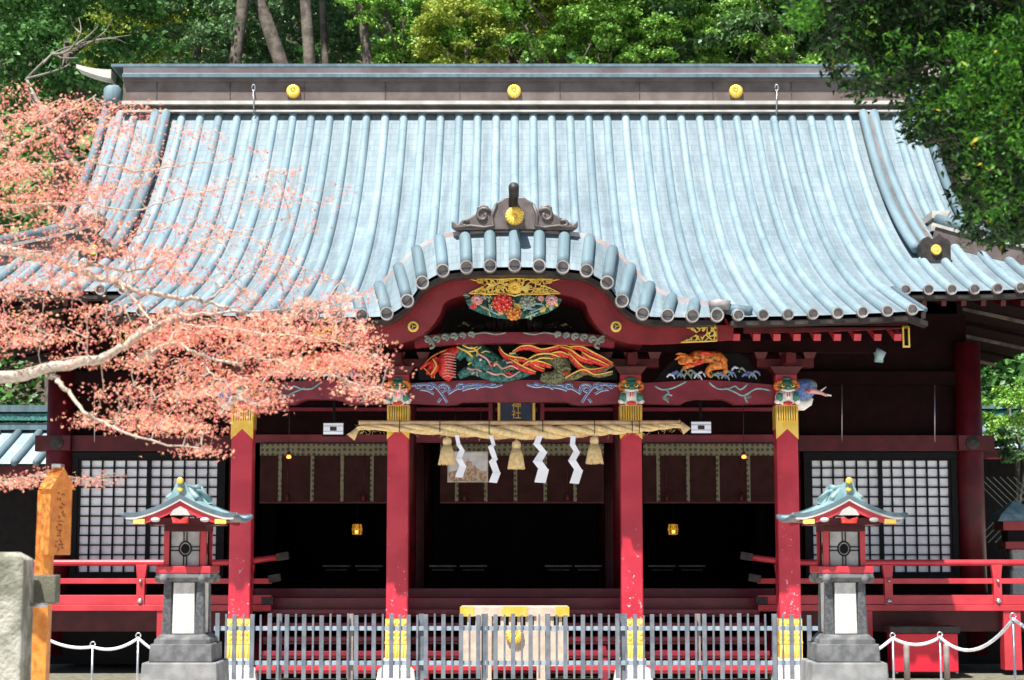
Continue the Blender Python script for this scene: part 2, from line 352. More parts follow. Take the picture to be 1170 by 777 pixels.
def band_mat(name, c1, c2, sx, sz):
    m = mat(name, c1, .8, bump=0); t = m.node_tree; b = t.nodes['Principled BSDF']; tc = N(t, 'ShaderNodeTexCoord')
    mp = N(t, 'ShaderNodeMapping'); mp.inputs['Scale'].default_value = (sx, 1, sz); ck = N(t, 'ShaderNodeTexVoronoi'); ck.inputs['Scale'].default_value = 1; ck.inputs['Randomness'].default_value = .2
    t.links.new(tc.outputs['Object'], mp.inputs[0]); t.links.new(mp.outputs[0], ck.inputs['Vector'])
    cr = N(t, 'ShaderNodeValToRGB'); cr.color_ramp.elements[0].position = .3; cr.color_ramp.elements[0].color = (*c2, 1); cr.color_ramp.elements[1].position = .42; cr.color_ramp.elements[1].color = (*c1, 1)
    t.links.new(ck.outputs['Distance'], cr.inputs[0]); t.links.new(cr.outputs[0], b.inputs['Base Color'])
    return m
M['brocade'] = band_mat('patterned_silk_band', (.20, .18, .11), (.05, .055, .03), 12, 12)
def slat_mat():
    m = mat('reddish_bamboo_blind', (.045, .016, .014), .75, bump=0, spec=.2); t = m.node_tree; b = t.nodes['Principled BSDF']; tc = N(t, 'ShaderNodeTexCoord')
    wv = N(t, 'ShaderNodeTexWave', bands_direction='Z'); wv.inputs['Scale'].default_value = 30; t.links.new(tc.outputs['Object'], wv.inputs['Vector'])
    bp = N(t, 'ShaderNodeBump'); bp.inputs['Strength'].default_value = .6; bp.inputs['Distance'].default_value = .01
    t.links.new(wv.outputs['Fac'], bp.inputs['Height']); t.links.new(bp.outputs[0], b.inputs['Normal']); return m
M['misu'] = slat_mat()
# ------------------------------------------------------------------ ground, paving, hill
mb = MB(); mb.grid(lambda u, v: (-150 + 300 * u, -40 + 340 * v, 0), 20, 20)
tag(mb.build('ground', M['ground']), kind='structure')
mb = MB()
def hill_z(x, y):
    return max(0, (y - 40)) * .62 + 1.2 * math.sin(x * .13 + y * .2) * min(1, max(0, (y - 40) / 12)) + .4 * math.sin(x * .41)* min(1, max(0, (y - 40) / 12))
mb.grid(lambda u, v: (-80 + 160 * u, 39.9 + 90 * v, hill_z(-80 + 160 * u, 39.9 + 90 * v) + .01), 60, 40)
tag(mb.build('hillside', M['soil']), kind='structure')
PL = MB(); PL.box(-10.5, 10.5, 25.62, 38.5, -.1, .02)
tag(PL.build('ground_under_hall', M['mossshade']), kind='structure')  # dark ground colour holds the shade beneath the hall

# ------------------------------------------------------------------ the shrine hall
H = empty('shrine_hall', (0, 0, 0), 'red lacquered shrine hall with a pale blue-green copper tile roof and curved porch gable', 'shrine')
def pw(pts, Y):                           # photo outline -> (x, z) at a real depth
    return [(W(a, b, Y).x, W(a, b, Y).z) for a, b in pts]
def po(pts, Y):                           # the same for offsets from the hall's axis
    return [(W(588 + a, b, Y).x, W(588 + a, b, Y).z) for a, b in pts]
EAVE, SIDE, TOP = 24.0, 25.9, 31.9; S = .3436
def prof(y): t = y - EAVE; return 5.10 + .33 * t + .002 * max(0, t) ** 3.4
def lift(x, y):
    x = abs(x)
    if x <= 5.68 and y < 26: return .095 * (x / 5.6) ** 4 * max(0, 1 - (y - 24) / 2.5)
    return .22 * (max(0, x - 6.2) / 3.6) ** 2 * max(0, 1 - (y - 25.9) / 3)
def zf(x, y): return prof(y) + lift(x, y)
arc = {}; acc = 0; py_ = EAVE
ARC = [(EAVE, 0)]
for i in range(1, 101):
    y = EAVE + (TOP - EAVE) * i / 100; acc += math.hypot(y - py_, prof(y) - prof(py_)); ARC.append((y, acc)); py_ = y
def arclen(y): return float(np.interp(y, [a for a, b in ARC], [b for a, b in ARC]))
# karahafu curves: lower tile-end line and outer (upper) line
lowo = [(0, 303.5), (28, 304), (55, 305.5), (82, 309.5), (105.5, 323), (122.5, 344), (146, 358.5), (174.5, 360.5), (203, 361), (231, 360.5)]
upo = [(0, 264), (28.5, 264.5), (57, 267), (86, 272), (112, 285), (133, 305), (155, 326), (180, 340), (206, 346), (236, 349)]
def mirror(l): return [(-a, b) for a, b in l[:0:-1]] + l
KY0, KY1 = 24.0, 24.62
LOW = [(x, KY0, z) for x, z in po(mirror(lowo), KY0)]; UP = [(x, KY1, z) for x, z in po(mirror(upo), KY1)]
def zup(x): return float(np.interp(abs(x), [p[0] for p in UP[9:]], [p[2] for p in UP[9:]]))
XK = UP[-1][0]
ys_ = np.linspace(EAVE, TOP, 400); zs_ = [prof(y) for y in ys_]
def yint(x):
    if abs(x) > XK: return EAVE
    return max(KY1, float(np.interp(zup(x), zs_, ys_)))
roof = MB()
def uvm(x, y): return (x + 20.17, arclen(y))
nx = 120
def fa(u, v):
    x = -5.67 + 11.34 * u; y0 = yint(x) if abs(x) < XK else EAVE; y = y0 + (TOP - y0) * v; return (x, y, zf(x, y))
def fauv(u, v): p = fa(u, v); return uvm(p[0], p[1])
roof.grid(fa, nx, 44, uvfn=fauv)
for sg in (-1, 1):
    f1 = lambda u, v, sg=sg: (sg * (5.67 + 1.93 * u), SIDE + (TOP - SIDE) * v, zf(5.67 + 1.93 * u, SIDE + (TOP - SIDE) * v) - .25 * max(0, u - .75) * (1 if v > .45 else 0))
    roof.grid(f1, 12, 34, uvfn=lambda u, v, sg=sg: uvm(f1(u, v, sg)[0], f1(u, v, sg)[1]))
    def f2(u, v, sg=sg):
        x = 7.6 + 2.2 * u; yh = SIDE + (9.8 - x) * .964; y = SIDE + (yh - SIDE) * v; return (sg * x, y, zf(x, y))
    roof.grid(f2, 10, 10, uvfn=lambda u, v, sg=sg: uvm(f2(u, v, sg)[0], f2(u, v, sg)[1]))
    def f3(u, v, sg=sg):                                     # flank slope below the gable
        x = 9.8 - 2.8 * u; y0 = SIDE + (9.8 - x) * .964; y1 = 39.3 - (9.8 - x) * .964; y = y0 + (y1 - y0) * v
        return (sg * x, y, prof(SIDE + (9.8 - x) * .964) + .22 * ((max(0, x - 6.2)) / 3.6) ** 2 * max(0, 1 - abs(v - .5) * 2 - .6) * 0 + lift(x, SIDE + (9.8 - x) * .964) * max(0, 1 - 4 * v))
    roof.grid(f3, 10, 20, uvfn=lambda u, v, sg=sg: (f3(u, v, sg)[1], 2.8 * u))
roof.grid(lambda u, v: (-7.6 + 15.2 * u, 33.3 + 6 * v, prof(TOP - 6 * v)), 30, 20, uvfn=lambda u, v: (15 * u, 7 * v))   # rear slope
roof_o = roof.build('roof', M['sheet'], H)
# roll tiles from eave to ridge, each with its end disc
def row(path, name='tile_row', parent=roof_o, r=.076, cap=True, v0=0):
    m = MB(); n = len(path); P = [Vector(p) for p in path]; vs = []; uv = []; L = v0
    for i, p in enumerate(P):
        d = (P[min(i + 1, n - 1)] - P[max(i - 1, 0)]).normalized()
        sx = Vector((1, 0, 0)) - d * d.x; sx.normalize(); up = sx.cross(d)
        if i: L += (P[i] - P[i - 1]).length
        for k in range(9):
            t = math.pi * k / 8; vs.append(p + sx * math.cos(t) * r + up * (math.sin(t) * r * 1.05 - .012)); uv.append((r * t, L))
    fs = [(i * 9 + k, (i + 1) * 9 + k, (i + 1) * 9 + k + 1, i * 9 + k + 1)[::-1] for i in range(n - 1) for k in range(8)]
    m.add(vs, fs, 0, True, uv)
    if cap:
        c = P[0]; m.lathe([(r + .004, .10), (r + .004, -.035), (r - .012, -.035), (r - .016, .012), (.002, .012)], (c.x, c.y - .01, c.z), 18, 1, False, 'y')
    return m.build(name, [M['tile'], M['cap']], parent)
def sl(x, y0, y1, n=30): return [(x, y0 + (y1 - y0) * i / n, zf(x, y0 + (y1 - y0) * i / n) + .02) for i in range(n + 1)]
for n in range(-16, 17):
    x = n * S
    if abs(x) < XK - .05: row(sl(x, yint(x) - .1, TOP + .02), cap=False, v0=abs(n) * .3)
    else: row(sl(x, EAVE, TOP + .02), v0=abs(n) * .37)
for sg in (-1, 1):
    for n in (17, 18): row(sl(sg * n * S, SIDE, TOP + .02))
    row(sl(sg * 19 * S, SIDE, 27.7, 14)); row(sl(sg * 20 * S, SIDE, 28.9, 14))
    for n in (20.6, 21.4): row([(a, b, c - .02 * (n > 21)) for a, b, c in sl(sg * n * S, 28.9, TOP + .02, 16)], cap=False)
    for n in range(21, 28):
        x = n * S; row(sl(sg * x, SIDE, SIDE + (9.8 - x) * .964, 8))
# eave edges: dark under-board and red fascia
ed = MB()
for sg in (-1, 1):
    ed = MB(); a = [(sg * x, zf(x, EAVE) - .05) for x in np.linspace(3.0, 5.72, 12)]; b = [(x, z - .065) for x, z in a]
    ed.strip(a, b, EAVE + .03, EAVE + .28); ed.build('eave_edge', M['capdark'], H); ed = MB()
    a = [(sg * x, zf(x, SIDE) - .05) for x in np.linspace(5.74, 9.8, 16)]; b = [(x, z - .06) for x, z in a]
    ed.strip(a, b, SIDE + .03, SIDE + .28); ed.build('eave_edge', M['capdark'], H)
for sg in (-1, 1):                                           # kohai side edges
    e = MB(); e.strip([(0, 0)], [(0, 0)], 0, 0) if 0 else None
    e.bar((sg * 5.66, 24.02, zf(5.6, 24.02) - .07), (sg * 5.66, 25.9, zf(5.6, 25.9) - .07), .06, .10); e.build('eave_edge', M['capdark'], H)
    t = MB(); t.tube([(sg * 5.70, y, zf(5.6, y) + .0) for y in np.linspace(24.1, 26.1, 8)], .04, 10); t.build('verge_tile', M['tile'], H)
# soffits with rafters
so = MB()
def fs1(u, v):
    x = -5.6 + 11.2 * u; ys = 24.3 if abs(x) > 3.05 else 25.95; y = ys + (28.4 - ys) * v; return (x, y, min(zf(x, y), prof(y)) - .20)
so.grid(fs1, 80, 6)
for sg in (-1, 1):
    so.grid(lambda u, v, sg=sg: (sg * (5.6 + 4.1 * u), 26.2 + 2.3 * v, prof(26.2 + 1.3 * v) - .18), 8, 6)
    so.grid(lambda u, v, sg=sg: (sg * (7.4 + 2.35 * u), 28.4 + 10 * v, prof(SIDE + (9.8 - 7.4 - 2.35 * u) * .5) - .10), 8, 4)
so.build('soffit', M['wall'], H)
def rafter(p, q, wd=.075, ht=.09, m='darkred', nm='rafter', parent=None):
    b = MB(); b.bar(p, q, wd, ht); return b.build(nm, M[m], H)
for k in range(-19, 20):
    x = k * .287
    if abs(x) > 1.65:
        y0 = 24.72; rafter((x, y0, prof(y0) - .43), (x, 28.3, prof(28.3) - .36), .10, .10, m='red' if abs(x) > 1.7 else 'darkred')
for sg in (-1, 1):
    for k in range(12):
        x = sg * (5.9 + k * .3); rafter((x, 26.25, prof(26.25) - .26), (x, 28.4, prof(27.6) - .24))
    for k in range(7):
        y = 28.6 + k * 1.3; rafter((sg * 7.4, y, prof(27.1) - .12), (sg * 9.7, y, prof(25.9) - .16), .03, .06, 'barkdark' if k % 2 else 'wall')
# plain kohai fascia (mae-hafu) either side of the curved gable board
fz0, fz1 = Wz(367, 24.4), Wz(381, 24.4)
for sg in (-1, 1):
    b = MB(); xs = np.linspace(Wx(588 + 262, 375, 24.4), 5.53, 14)
    b.strip([(sg * x, fz0 + lift(x, 24.0) * .9) for x in xs], [(sg * x, fz1 + lift(x, 24.0) * .9) for x in xs], 24.4, 24.5)
    b.build('fascia_board', M['darkred'], H)
    b = MB(); xc = Wx(1035, 385, 24.38) * sg; zc = Wz(385, 24.38)
    for x0, x1, z0, z1 in ((-.05, .05, .125, .15), (-.05, .05, -.15, -.125), (-.05, -.03, -.125, .125), (.03, .05, -.125, .125)): b.box(xc + x0, xc + x1, 24.35, 24.39, zc + z0, zc + z1)
    b.box(xc - .05, xc + .05, 24.388, 24.42, zc - .15, zc + .15, 1)
    b.build('gold_fitting', [M['gold'], M['black']], H)

# ---------------- karahafu (curved gable over the porch)
K = MB()
def lerp2(A, B, u, v):
    s_ = u * (len(A) - 1); i = min(int(s_), len(A) - 2); f = s_ - i
    a = Vector(A[i]).lerp(Vector(A[i + 1]), f); b = Vector(B[i]).lerp(Vector(B[i + 1]), f); return a.lerp(b, v)
def smooth_curve(A, k=4):
    A = [Vector(a) for a in A]; out = []
    for i in range(len(A) - 1):
        p0, p1, p2, p3 = A[max(i - 1, 0)], A[i], A[i + 1], A[min(i + 2, len(A) - 1)]
        for j in range(k):
            t = j / k; out.append(.5 * ((2 * p1) + (-p0 + p2) * t + (2 * p0 - 5 * p1 + 4 * p2 - p3) * t * t + (-p0 + 3 * p1 - 3 * p2 + p3) * t ** 3))
    out.append(A[-1]); return out
LS, US = smooth_curve(LOW), smooth_curve(UP); nk = len(LS) - 1
K.grid(lambda u, v: lerp2(LS, US, u, v) + Vector((0, 0, -.02 + .05 * math.sin(math.pi * v) * 0)), nk, 6, uvfn=lambda u, v: (u * 19 * S, v * .85))
kh = K.build('curved_gable_roof', M['sheet'], H)
for i in range(19):
    a, b = Vector(LOW[i]), Vector(UP[i]); m = MB()
    pts = [a.lerp(b, t) + Vector((0, 0, .03 * math.sin(math.pi * t))) for t in np.linspace(.09, 1, 7)]
    m.tube(pts, [.084] * 6 + [.076], 14, 0)
    d = (b - a).normalized()
    m.lathe([(.094, .10), (.094, -.04), (.076, -.04), (.072, .03), (.002, .03)], (a.x, a.y - .01, a.z), 18, 1, False, 'y')
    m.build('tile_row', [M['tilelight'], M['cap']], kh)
m = MB()                                                     # raised back rim and the mound behind it
a = [(p.x, p.z + .045) for p in US]; b = [(p.x, p.z - .06) for p in US]
m.strip(a, b, KY1 + .0, KY1 + .07); m.build('gable_rim', M['ridgepink'], kh)
m = MB()
def fm(u, v):
    p = lerp2(US, US, u, 0); y1 = yint(p.x) + .25; return (p.x, KY1 + .05 + (y1 - KY1 - .05) * v, p.z + .03 * (1 - v) - .04 * v)
m.grid(fm, nk, 8, uvfn=lambda u, v: (u * 6, v * 3)); m.build('gable_back_roof', M['sheet'], kh)
m = MB(); LB = [(p.x, p.z - .055) for p in LS]; LB2 = [(p.x, p.z - .055 - .065) for p in LS]
m.strip(LB, LB2, 24.06, 24.34); m.build('gable_under_edge', M['capdark'], H)
for sg in (-1, 1):                                           # end tiles of the gable's side edge
    m = MB(); p = W(588 + sg * 233, 352, 24.3); q = W(588 + sg * 270, 356, 24.1); m.tube([p, q], .075, 14, 0); m.build('verge_tile', [M['tile']], kh)
    m = MB(); c = W(588 + sg * 234, 350, 24.2); m.lathe([(.14, -.06), (.16, .07), (.15, .075), (.02, .075)], (c.x, c.y, c.z), 18, 0); m.build('round_cap_tile', M['cap'], kh)
# the curved gable board
outo = [(0, 311), (28, 312), (55, 313.5), (82, 318), (103, 330), (119, 350), (140, 366), (160, 371), (185, 372), (203, 372), (250, 372)]
inno = [(0, 336), (28, 336), (50, 336.5), (66, 339), (80, 346), (86, 360), (98, 375), (120, 389), (150, 393), (203, 391), (250, 388)]
HY = 24.42
BO = smooth_curve([(x, 0, z) for x, z in po(mirror(outo), HY)], 5); BI = smooth_curve([(x, 0, z) for x, z in po(mirror(inno), HY)], 5)
m = MB(); m.strip([(p.x, p.z) for p in BO], [(p.x, p.z) for p in BI], HY, HY + .11)
hafu = m.build('curved_gable_board', M['hafu'], H)
m = MB(); mid = [(p.lerp(q, .30)) for p, q in zip(BO, BI)]; mid2 = [(p.lerp(q, .40)) for p, q in zip(BO, BI)]
m.strip([(p.x, p.z) for p in BO], [(p.x, p.z) for p in mid], HY - .035, HY - .001); m.build('board_moulding', M['hafu'], hafu)
def chrysanthemum(c, r, parent, m_=None, petals=16, name='gold_crest', depth=.05):
    b = MB(); b.lathe([(r * .98, depth), (r * .98, .0), (r * .6, -.004), (.002, -.004)], c, 32, 0, False, 'y')
    for k in range(petals):
        t = 2 * math.pi * (k + .5) / petals; rr = r * .58; wv = r * .185
        pc = Vector((c[0] + rr * math.cos(t), c[1] - .006, c[2] + rr * math.sin(t))); ux = Vector((math.cos(t), 0, math.sin(t))); uz = Vector((-math.sin(t), 0, math.cos(t)))
        vs = []; fs = []
        for i in range(5):
            ph = math.pi / 2 * i / 4
            for j in range(10):
                a_ = 2 * math.pi * j / 10; e = (math.cos(a_) * r * .42, math.sin(a_) * wv * (1 + .3 * math.cos(a_)))
                vs.append(pc + ux * e[0] * math.cos(ph) + uz * e[1] * math.cos(ph) - Vector((0, 1, 0)) * math.sin(ph) * r * .16)
        fs = [(i * 10 + j, (i + 1) * 10 + j, (i + 1) * 10 + (j + 1) % 10, i * 10 + (j + 1) % 10) for i in range(4) for j in range(10)]
        b.add(vs, fs, 0, True)
    b.ball((c[0], c[1] - r * .1, c[2]), (r * .22, r * .15, r * .22), 0)
    return b.build(name, m_ or M['gold'], parent)
for sg in (-1, 1):                                           # round three-comma crests on the board
    c = W(588 + sg * 116, 373, HY - .05); b = MB()
    b.lathe([(.075, .05), (.075, .0), (.062, -.006), (.06, .004), (.001, .004)], c, 28, 0, False, 'y')
    for k in range(3):
        t0 = 2 * math.pi * k / 3 + .5; pts = []; rd = []
        for i in range(10):
            t = t0 + i * .22; rr = .022 + .022 * i / 9; pts.append((c.x + rr * math.cos(t), c.y - .0, c.z + rr * math.sin(t))); rd.append(.017 * (1 - i / 10) + .002)
        b.tube(pts, rd, 8, 1)
    b.build('comma_crest', [M['goldpaint'], M['capdark']], hafu)
# gilt openwork plate in the middle of the board
def plate(half, Y, parent, mname='openwork', th=.03, mirror_=True):
    pts = [(a, b) for a, b in half] + ([(-a, b) for a, b in half[::-1]] if mirror_ else [])
    b = MB(); b.prism(po(pts, Y), Y, Y + th); return b.build('gilt_openwork_plate', M[mname], parent)
plate([(0, 338), (0.01, 338), (50, 335), (40, 328), (32, 325), (44, 320.5), (55, 318), (0.01, 318)][1:], HY - .05, hafu)
# gold outline of it
b = MB(); 
b.tube([W(588 + a, c, HY - .055) for a, c in [(-52, 335), (-30, 336), (-8, 336), (0, 338), (8, 336), (30, 336), (52, 335)]], .014, 6)
b.tube([W(588 + a, c, HY - .055) for a, c in [(-55, 318), (-20, 319), (0, 318), (20, 319), (55, 318)]], .009, 6)
for sg in (-1, 1):
    b.tube([W(588 + sg * a, c, HY - .055) for a, c in [(52, 335), (44, 331), (33, 326), (42, 321), (55, 318)]], .009, 6)
    for (cx_, cz_, tw) in ((18, 328, 1), (27, 331, -1), (26, 322, 1), (36, 332, 1), (40, 320.5, -1)):
        b.tube([W(588 + sg * (cx_ + tw * (4.5 - i * .35) * math.cos(i * .75)), cz_ + (4.5 - i * .35) * .8 * math.sin(i * .75), HY - .062) for i in range(11)], .008, 6)
b.build('gilt_edging', M['gold'], hafu)
c = W(588, 328, HY - .06); chrysanthemum(c, .095, hafu, M['gold'])
for sg in (-1, 1):
    pts = [(588 + sg * a, b_) for a, b_ in ((192, 373), (231, 372.5), (231, 389.5), (190, 391), (203, 385), (209, 381), (203, 377.5))]
    b = MB(); b.prism(pw(pts, HY - .03), HY - .04, HY - .004)
    b.build('gilt_openwork_plate', M['openwork'], hafu)
    b = MB(); b.tube([W(588 + sg * a, c_, HY - .045) for a, c_ in [(231, 372.5), (231, 389.5), (190, 391)]], .011, 6); b.tube([W(588 + sg * a, c_, HY - .045) for a, c_ in [(231, 372.5), (193, 373)]], .007, 6)
    b.ball(W(588 + sg * 213, 381.5, HY - .04), (.06, .012, .04), 1)
    b.build('gilt_edging', [M['gold'], M['darkred']], hafu)
# recess behind the curved board: ceiling, back wall
m = MB(); CI = [p for p in BI if abs(p.x) < 1.9]
m.grid(lambda u, v: (lerp2(CI, CI, u, 0).x, HY + .11 + 1.4 * v, lerp2(CI, CI, u, 0).z + .06), len(CI) - 1, 3); m.build('porch_ceiling', M['darkred'], H)
m = MB(); cw = [(p.x, p.z + .1) for p in CI]; lo = Wz(452, 25.95)
m.prism([(cw[0][0], lo)] + cw + [(cw[-1][0], lo)], 26.02, 26.1); 
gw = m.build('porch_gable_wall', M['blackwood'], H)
# oni ornament over the gable
ox = [(0, 226), (10, 224.5), (15, 228), (21, 231), (24, 237), (27, 240), (31, 235), (37, 233), (43, 236), (43, 243), (50, 247), (60, 252), (66, 256), (72, 252), (72.5, 259), (66, 263), (40, 262.5), (0, 262)]
m = MB(); OY = 24.5
m.prism(po([(a, b) for a, b in ox] + [(-a, b) for a, b in ox[::-1]], OY), OY, OY + .16)
oni = m.build('ridge_end_ornament', M['oni'], H, bevel=.02)
b = MB()
for sg in (-1, 1):
    b = MB()
    for cx_, cz_, r0, tn in ((36, 246, 9, 13), (57, 256, 5, 10)):
        b.tube([W(588 + sg * (cx_ + r0 * (1 - i / tn * .8) * math.cos(-2.6 + i * .55)), cz_ + r0 * (1 - i / tn * .8) * math.sin(-2.6 + i * .55), OY - .01) for i in range(tn)], .024, 8)
    b.tube([W(588 + sg * a, c_, OY - .01) for a, c_ in ((21, 233), (26, 246), (24, 258), (34, 260), (50, 258), (70, 260))], .022, 8)
    b.build('scroll_relief', M['oni'], oni)
chrysanthemum(W(588, 246.5, OY - .04), .135, oni)
b = MB(); p0 = W(586, 243, OY + .05); b.tube([p0, p0 + Vector((0, -.05, .12)), W(587, 222, OY - .12), W(587, 214, OY - .52)], [.05, .065, .07, .075], 14); b.build('bird_perch_tile', M['capdark'], oni)

# ---------------- main ridge
def DRX(y): return .13 * max(0, (30.5 - y) / 2.7)
rg = MB(); RX = 7.28
def rb(py0, py1, y0, y1, mi, x=RX): rg.box(-x, x, y0, y1, Wz(py1, y0), Wz(py0, y0), mi)
rb(72.8, 76, 31.70, 33.6, 3, 7.5); rb(76, 84, 31.75, 33.5, 4); rb(84, 88, 31.67, 33.55, 3); rb(88, 93, 31.74, 33.45, 0)
rb(93, 115, 31.79, 33.4, 0); rb(115, 119, 31.68, 33.5, 2); rb(119, 125.5, 31.78, 33.4, 1); rb(125.5, 127.5, 31.71, 33.4, 2); rb(127.5, 138, 31.87, 33.3, 1)
ridge_o = rg.build('main_ridge', [M['ridge'], M['ridgedark'], M['ridgepale'], M['tile'], M['ridgepink']], H)
for px in (335, 587.5, 841): chrysanthemum(W(px, 104, 31.74), .13, ridge_o)
for px in (178, 262, 347, 440, 525, 640, 731, 815, 905):
    b = MB(); c = Wx(px, 104, 31.7); b.box(c - .008, c + .008, 31.778, 31.85, Wz(114.8, 31.79), Wz(93.2, 31.79)); b.build('ridge_seam', M['ridgedark'], ridge_o)
for px in (290, 887):
    b = MB(); c = W(px, 104, 31.70); b.tube([c + Vector((.03 * math.cos(t), -.05, .05 + .06 * math.sin(t))) for t in np.linspace(-2.4, 3.4, 12)], .012, 6); b.tube([c + Vector((0, 0.1, 0)), c + Vector((0, -.05, -.02)), W(px, 131, 31.66)], .012, 6); b.build('iron_hook', M['metal'], ridge_o)
for sg in (-1, 1):
    b = MB(); z = Wz(74, 31.3)
    xs_ = np.linspace(7.5, 8.15, 8); up_ = [.10 * ((x - 7.5) / .65) ** 2 for x in xs_]; b.strip([(sg * x, z + .03 + u_) for x, u_ in zip(xs_, up_)], [(sg * x, z - .14 + .10 * (x - 7.5) / .65 + u_) for x, u_ in zip(xs_, up_)], 31.72, 32.15); b.build('ridge_cap_tile', M['ridgepale'], ridge_o)
    b = MB(); b.lathe([(.14, 0), (.17, .1), (.17, .3), (.12, .36)], (sg * 7.5, 31.9, z - .60), 14, 0); b.box(sg * 7.45 - .25, sg * 7.45 + .25, 31.9, 33.2, z - 1.35, z - .5, 1)
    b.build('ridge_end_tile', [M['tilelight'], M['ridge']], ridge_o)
    # descending ridge, verge and gable
    b = MB(); 
    for off, r in ((6.46, .085), (6.66, .085)):
        b.tube([(sg * off, y, zf(off, y) + .18) for y in np.linspace(27.8, 31.75, 18)], r, 12, 0)
    pts = [(y, zf(6.5, y)) for y in np.linspace(27.8, 31.75, 18)]
    for (ya, za), (yb, zb) in zip(pts, pts[1:]): b.bar((sg * (6.56 + DRX(ya)), ya, za + .07), (sg * (6.56 + DRX(yb)), yb, zb + .07), .34, .20, 1)
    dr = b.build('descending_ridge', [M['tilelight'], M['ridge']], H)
    c = W(588 + sg * 481, 286, 27.6); b = MB(); px_ = .0148
    o_ = [(-16, -13), (-16, 8), (-13, 13), (-8, 15), (-4, 12), (0, 14), (4, 18), (8, 14), (13, 12), (16, 9), (16, -12), (8, -11), (5, -15), (-4, -15), (-8, -11)]
    b.prism([(c.x + a * px_, c.z + q * px_) for a, q in o_][::-1], c.y - .02, c.y + .2); b.box(c.x - .1, c.x + .1, c.y, c.y + .2, c.z - .34, c.z - .2, 1)
    dt = b.build('ridge_end_tile', [M['capdark'], M['ridgepale']], dr); dt.location = (0, 0, 0)
    b = MB(); b.lathe([(.085, .03), (.085, -.02), (.07, -.035), (.002, -.03)], (c.x, c.y - .03, c.z), 20, 0, False, 'y'); b.ball((c.x, c.y - .055, c.z), (.05, .015, .05), 0); b.build('gold_crest', M['gold'], dr)
    # verge edge board + gable wall
    b = MB(); pts = [(y, zf(7.6, y) - .08) for y in np.linspace(28.2, 32.3, 18)]
    for (ya, za), (yb, zb) in zip(pts, pts[1:]): b.bar((sg * 7.62, ya, za), (sg * 7.62, yb, zb), .10, .16, 1)
    b.tube([(sg * 7.62, y, z + .12) for y, z in pts], .08, 10, 0); b.build('verge_edge', [M['tile'], M['ridge']], H)
    b = MB(); vs = [(sg * 7.05, y, zf(7.0, y) - .15) for y in np.linspace(28.6, 31.9, 12)]; b.add(vs + [(sg * 7.05, 36.6, 6.9), ], [tuple(range(len(vs) + 1))]); b.build('gable_wall', M['darkred'], H)
    # hip ridge
    b = MB(); hp = [(sg * (7.0 + 2.75 * t), 28.6 - 2.65 * t) for t in np.linspace(0, 1, 10)]
    hp = [(x, y, zf(x, y)) for x, y in hp]
    for p, q in zip(hp, hp[1:]):
        b.bar(Vector(p) + Vector((0, 0, .10)), Vector(q) + Vector((0, 0, .10)), .24, .26, 1); b.bar(Vector(p) + Vector((0, 0, .27)), Vector(q) + Vector((0, 0, .27)), .30, .05, 2)
    b.tube([Vector(p) + Vector((0, 0, .37)) for p in hp], .09, 12, 0); b.build('hip_ridge', [M['tile'], M['ridge'], M['ridgepale']], H)
    # stacked ridge along the foot of the gable
    b = MB()
    for k, (o_, w_, mi) in enumerate(((.12, .26, 1), (.28, .34, 2), (.38, .22, 1), (.50, .30, 2))): b.box(sg * 7.1 - w_ / 2, sg * 7.1 + w_ / 2, 28.7, 36, 6.95 + o_ - .06, 6.95 + o_ + .06, mi)
    b.build('gable_foot_ridge', [M['tile'], M['ridge'], M['ridgepale']], H)

# ---------------- porch pillars with capitals, gold fittings and stone feet
PY = 25.7; PXO = [-310, -132.5, 132.5, 310]
PX = [o / 77.4 for o in PXO]
zcap = Wz(463, PY); zg1 = Wz(490, PY); zg2 = Wz(502, PY)
def lion(cx, y, z, parent, s=1):
    b = MB(); q = lambda a, c, d: (cx + a * s, y - d * s, z + c * s)
    b.ball(q(0, .06, .02), (.17 * s, .18 * s, .13 * s), 2)                # white cheeks / muzzle
    b.ball(q(0, .22, .06), (.15 * s, .16 * s, .10 * s), 0)                # green skull
    b.ball(q(0, .31, .02), (.10 * s, .12 * s, .06 * s), 0)
    for sg in (-1, 1):
        b.ball(q(sg * .14, .22, .08), (.055 * s, .07 * s, .07 * s), 1); b.ball(q(sg * .10, .275, .14), (.05 * s, .04 * s, .035 * s), 1)
        b.ball(q(sg * .065, .215, .21), (.036 * s, .02 * s, .026 * s), 5); b.ball(q(sg * .065, .215, .228), (.015 * s, .012 * s, .015 * s), 4)
        b.ball(q(sg * .12, .05, .15), (.055 * s, .05 * s, .07 * s), 0); b.ball(q(sg * .145, -.01, .12), (.05 * s, .06 * s, .04 * s), 2)
        b.tube([q(sg * .04, .15, .22), q(sg * .10, .155, .20), q(sg * .15, .19, .15)], .016 * s, 6, 1)
    b.ball(q(0, .185, .23), (.045 * s, .04 * s, .03 * s), 0)              # nose
    b.tube([q(-.09, .155, .2), q(0, .135, .24), q(.09, .155, .2)], .02 * s, 6, 2)
    b.ball(q(0, .07, .21), (.055 * s, .03 * s, .065 * s), 2); b.ball(q(-.018, .085, .235), (.010 * s, .02 * s, .04 * s), 3); b.ball(q(.018, .085, .235), (.010 * s, .02 * s, .04 * s), 3)
    b.ball(q(0, -.04, .17), (.075 * s, .04 * s, .03 * s), 3)              # red tongue
    return b.build('lion_head', [M['green'], M['orange'], M['white'], M['scarlet'], M['black'], M['gold']], parent)
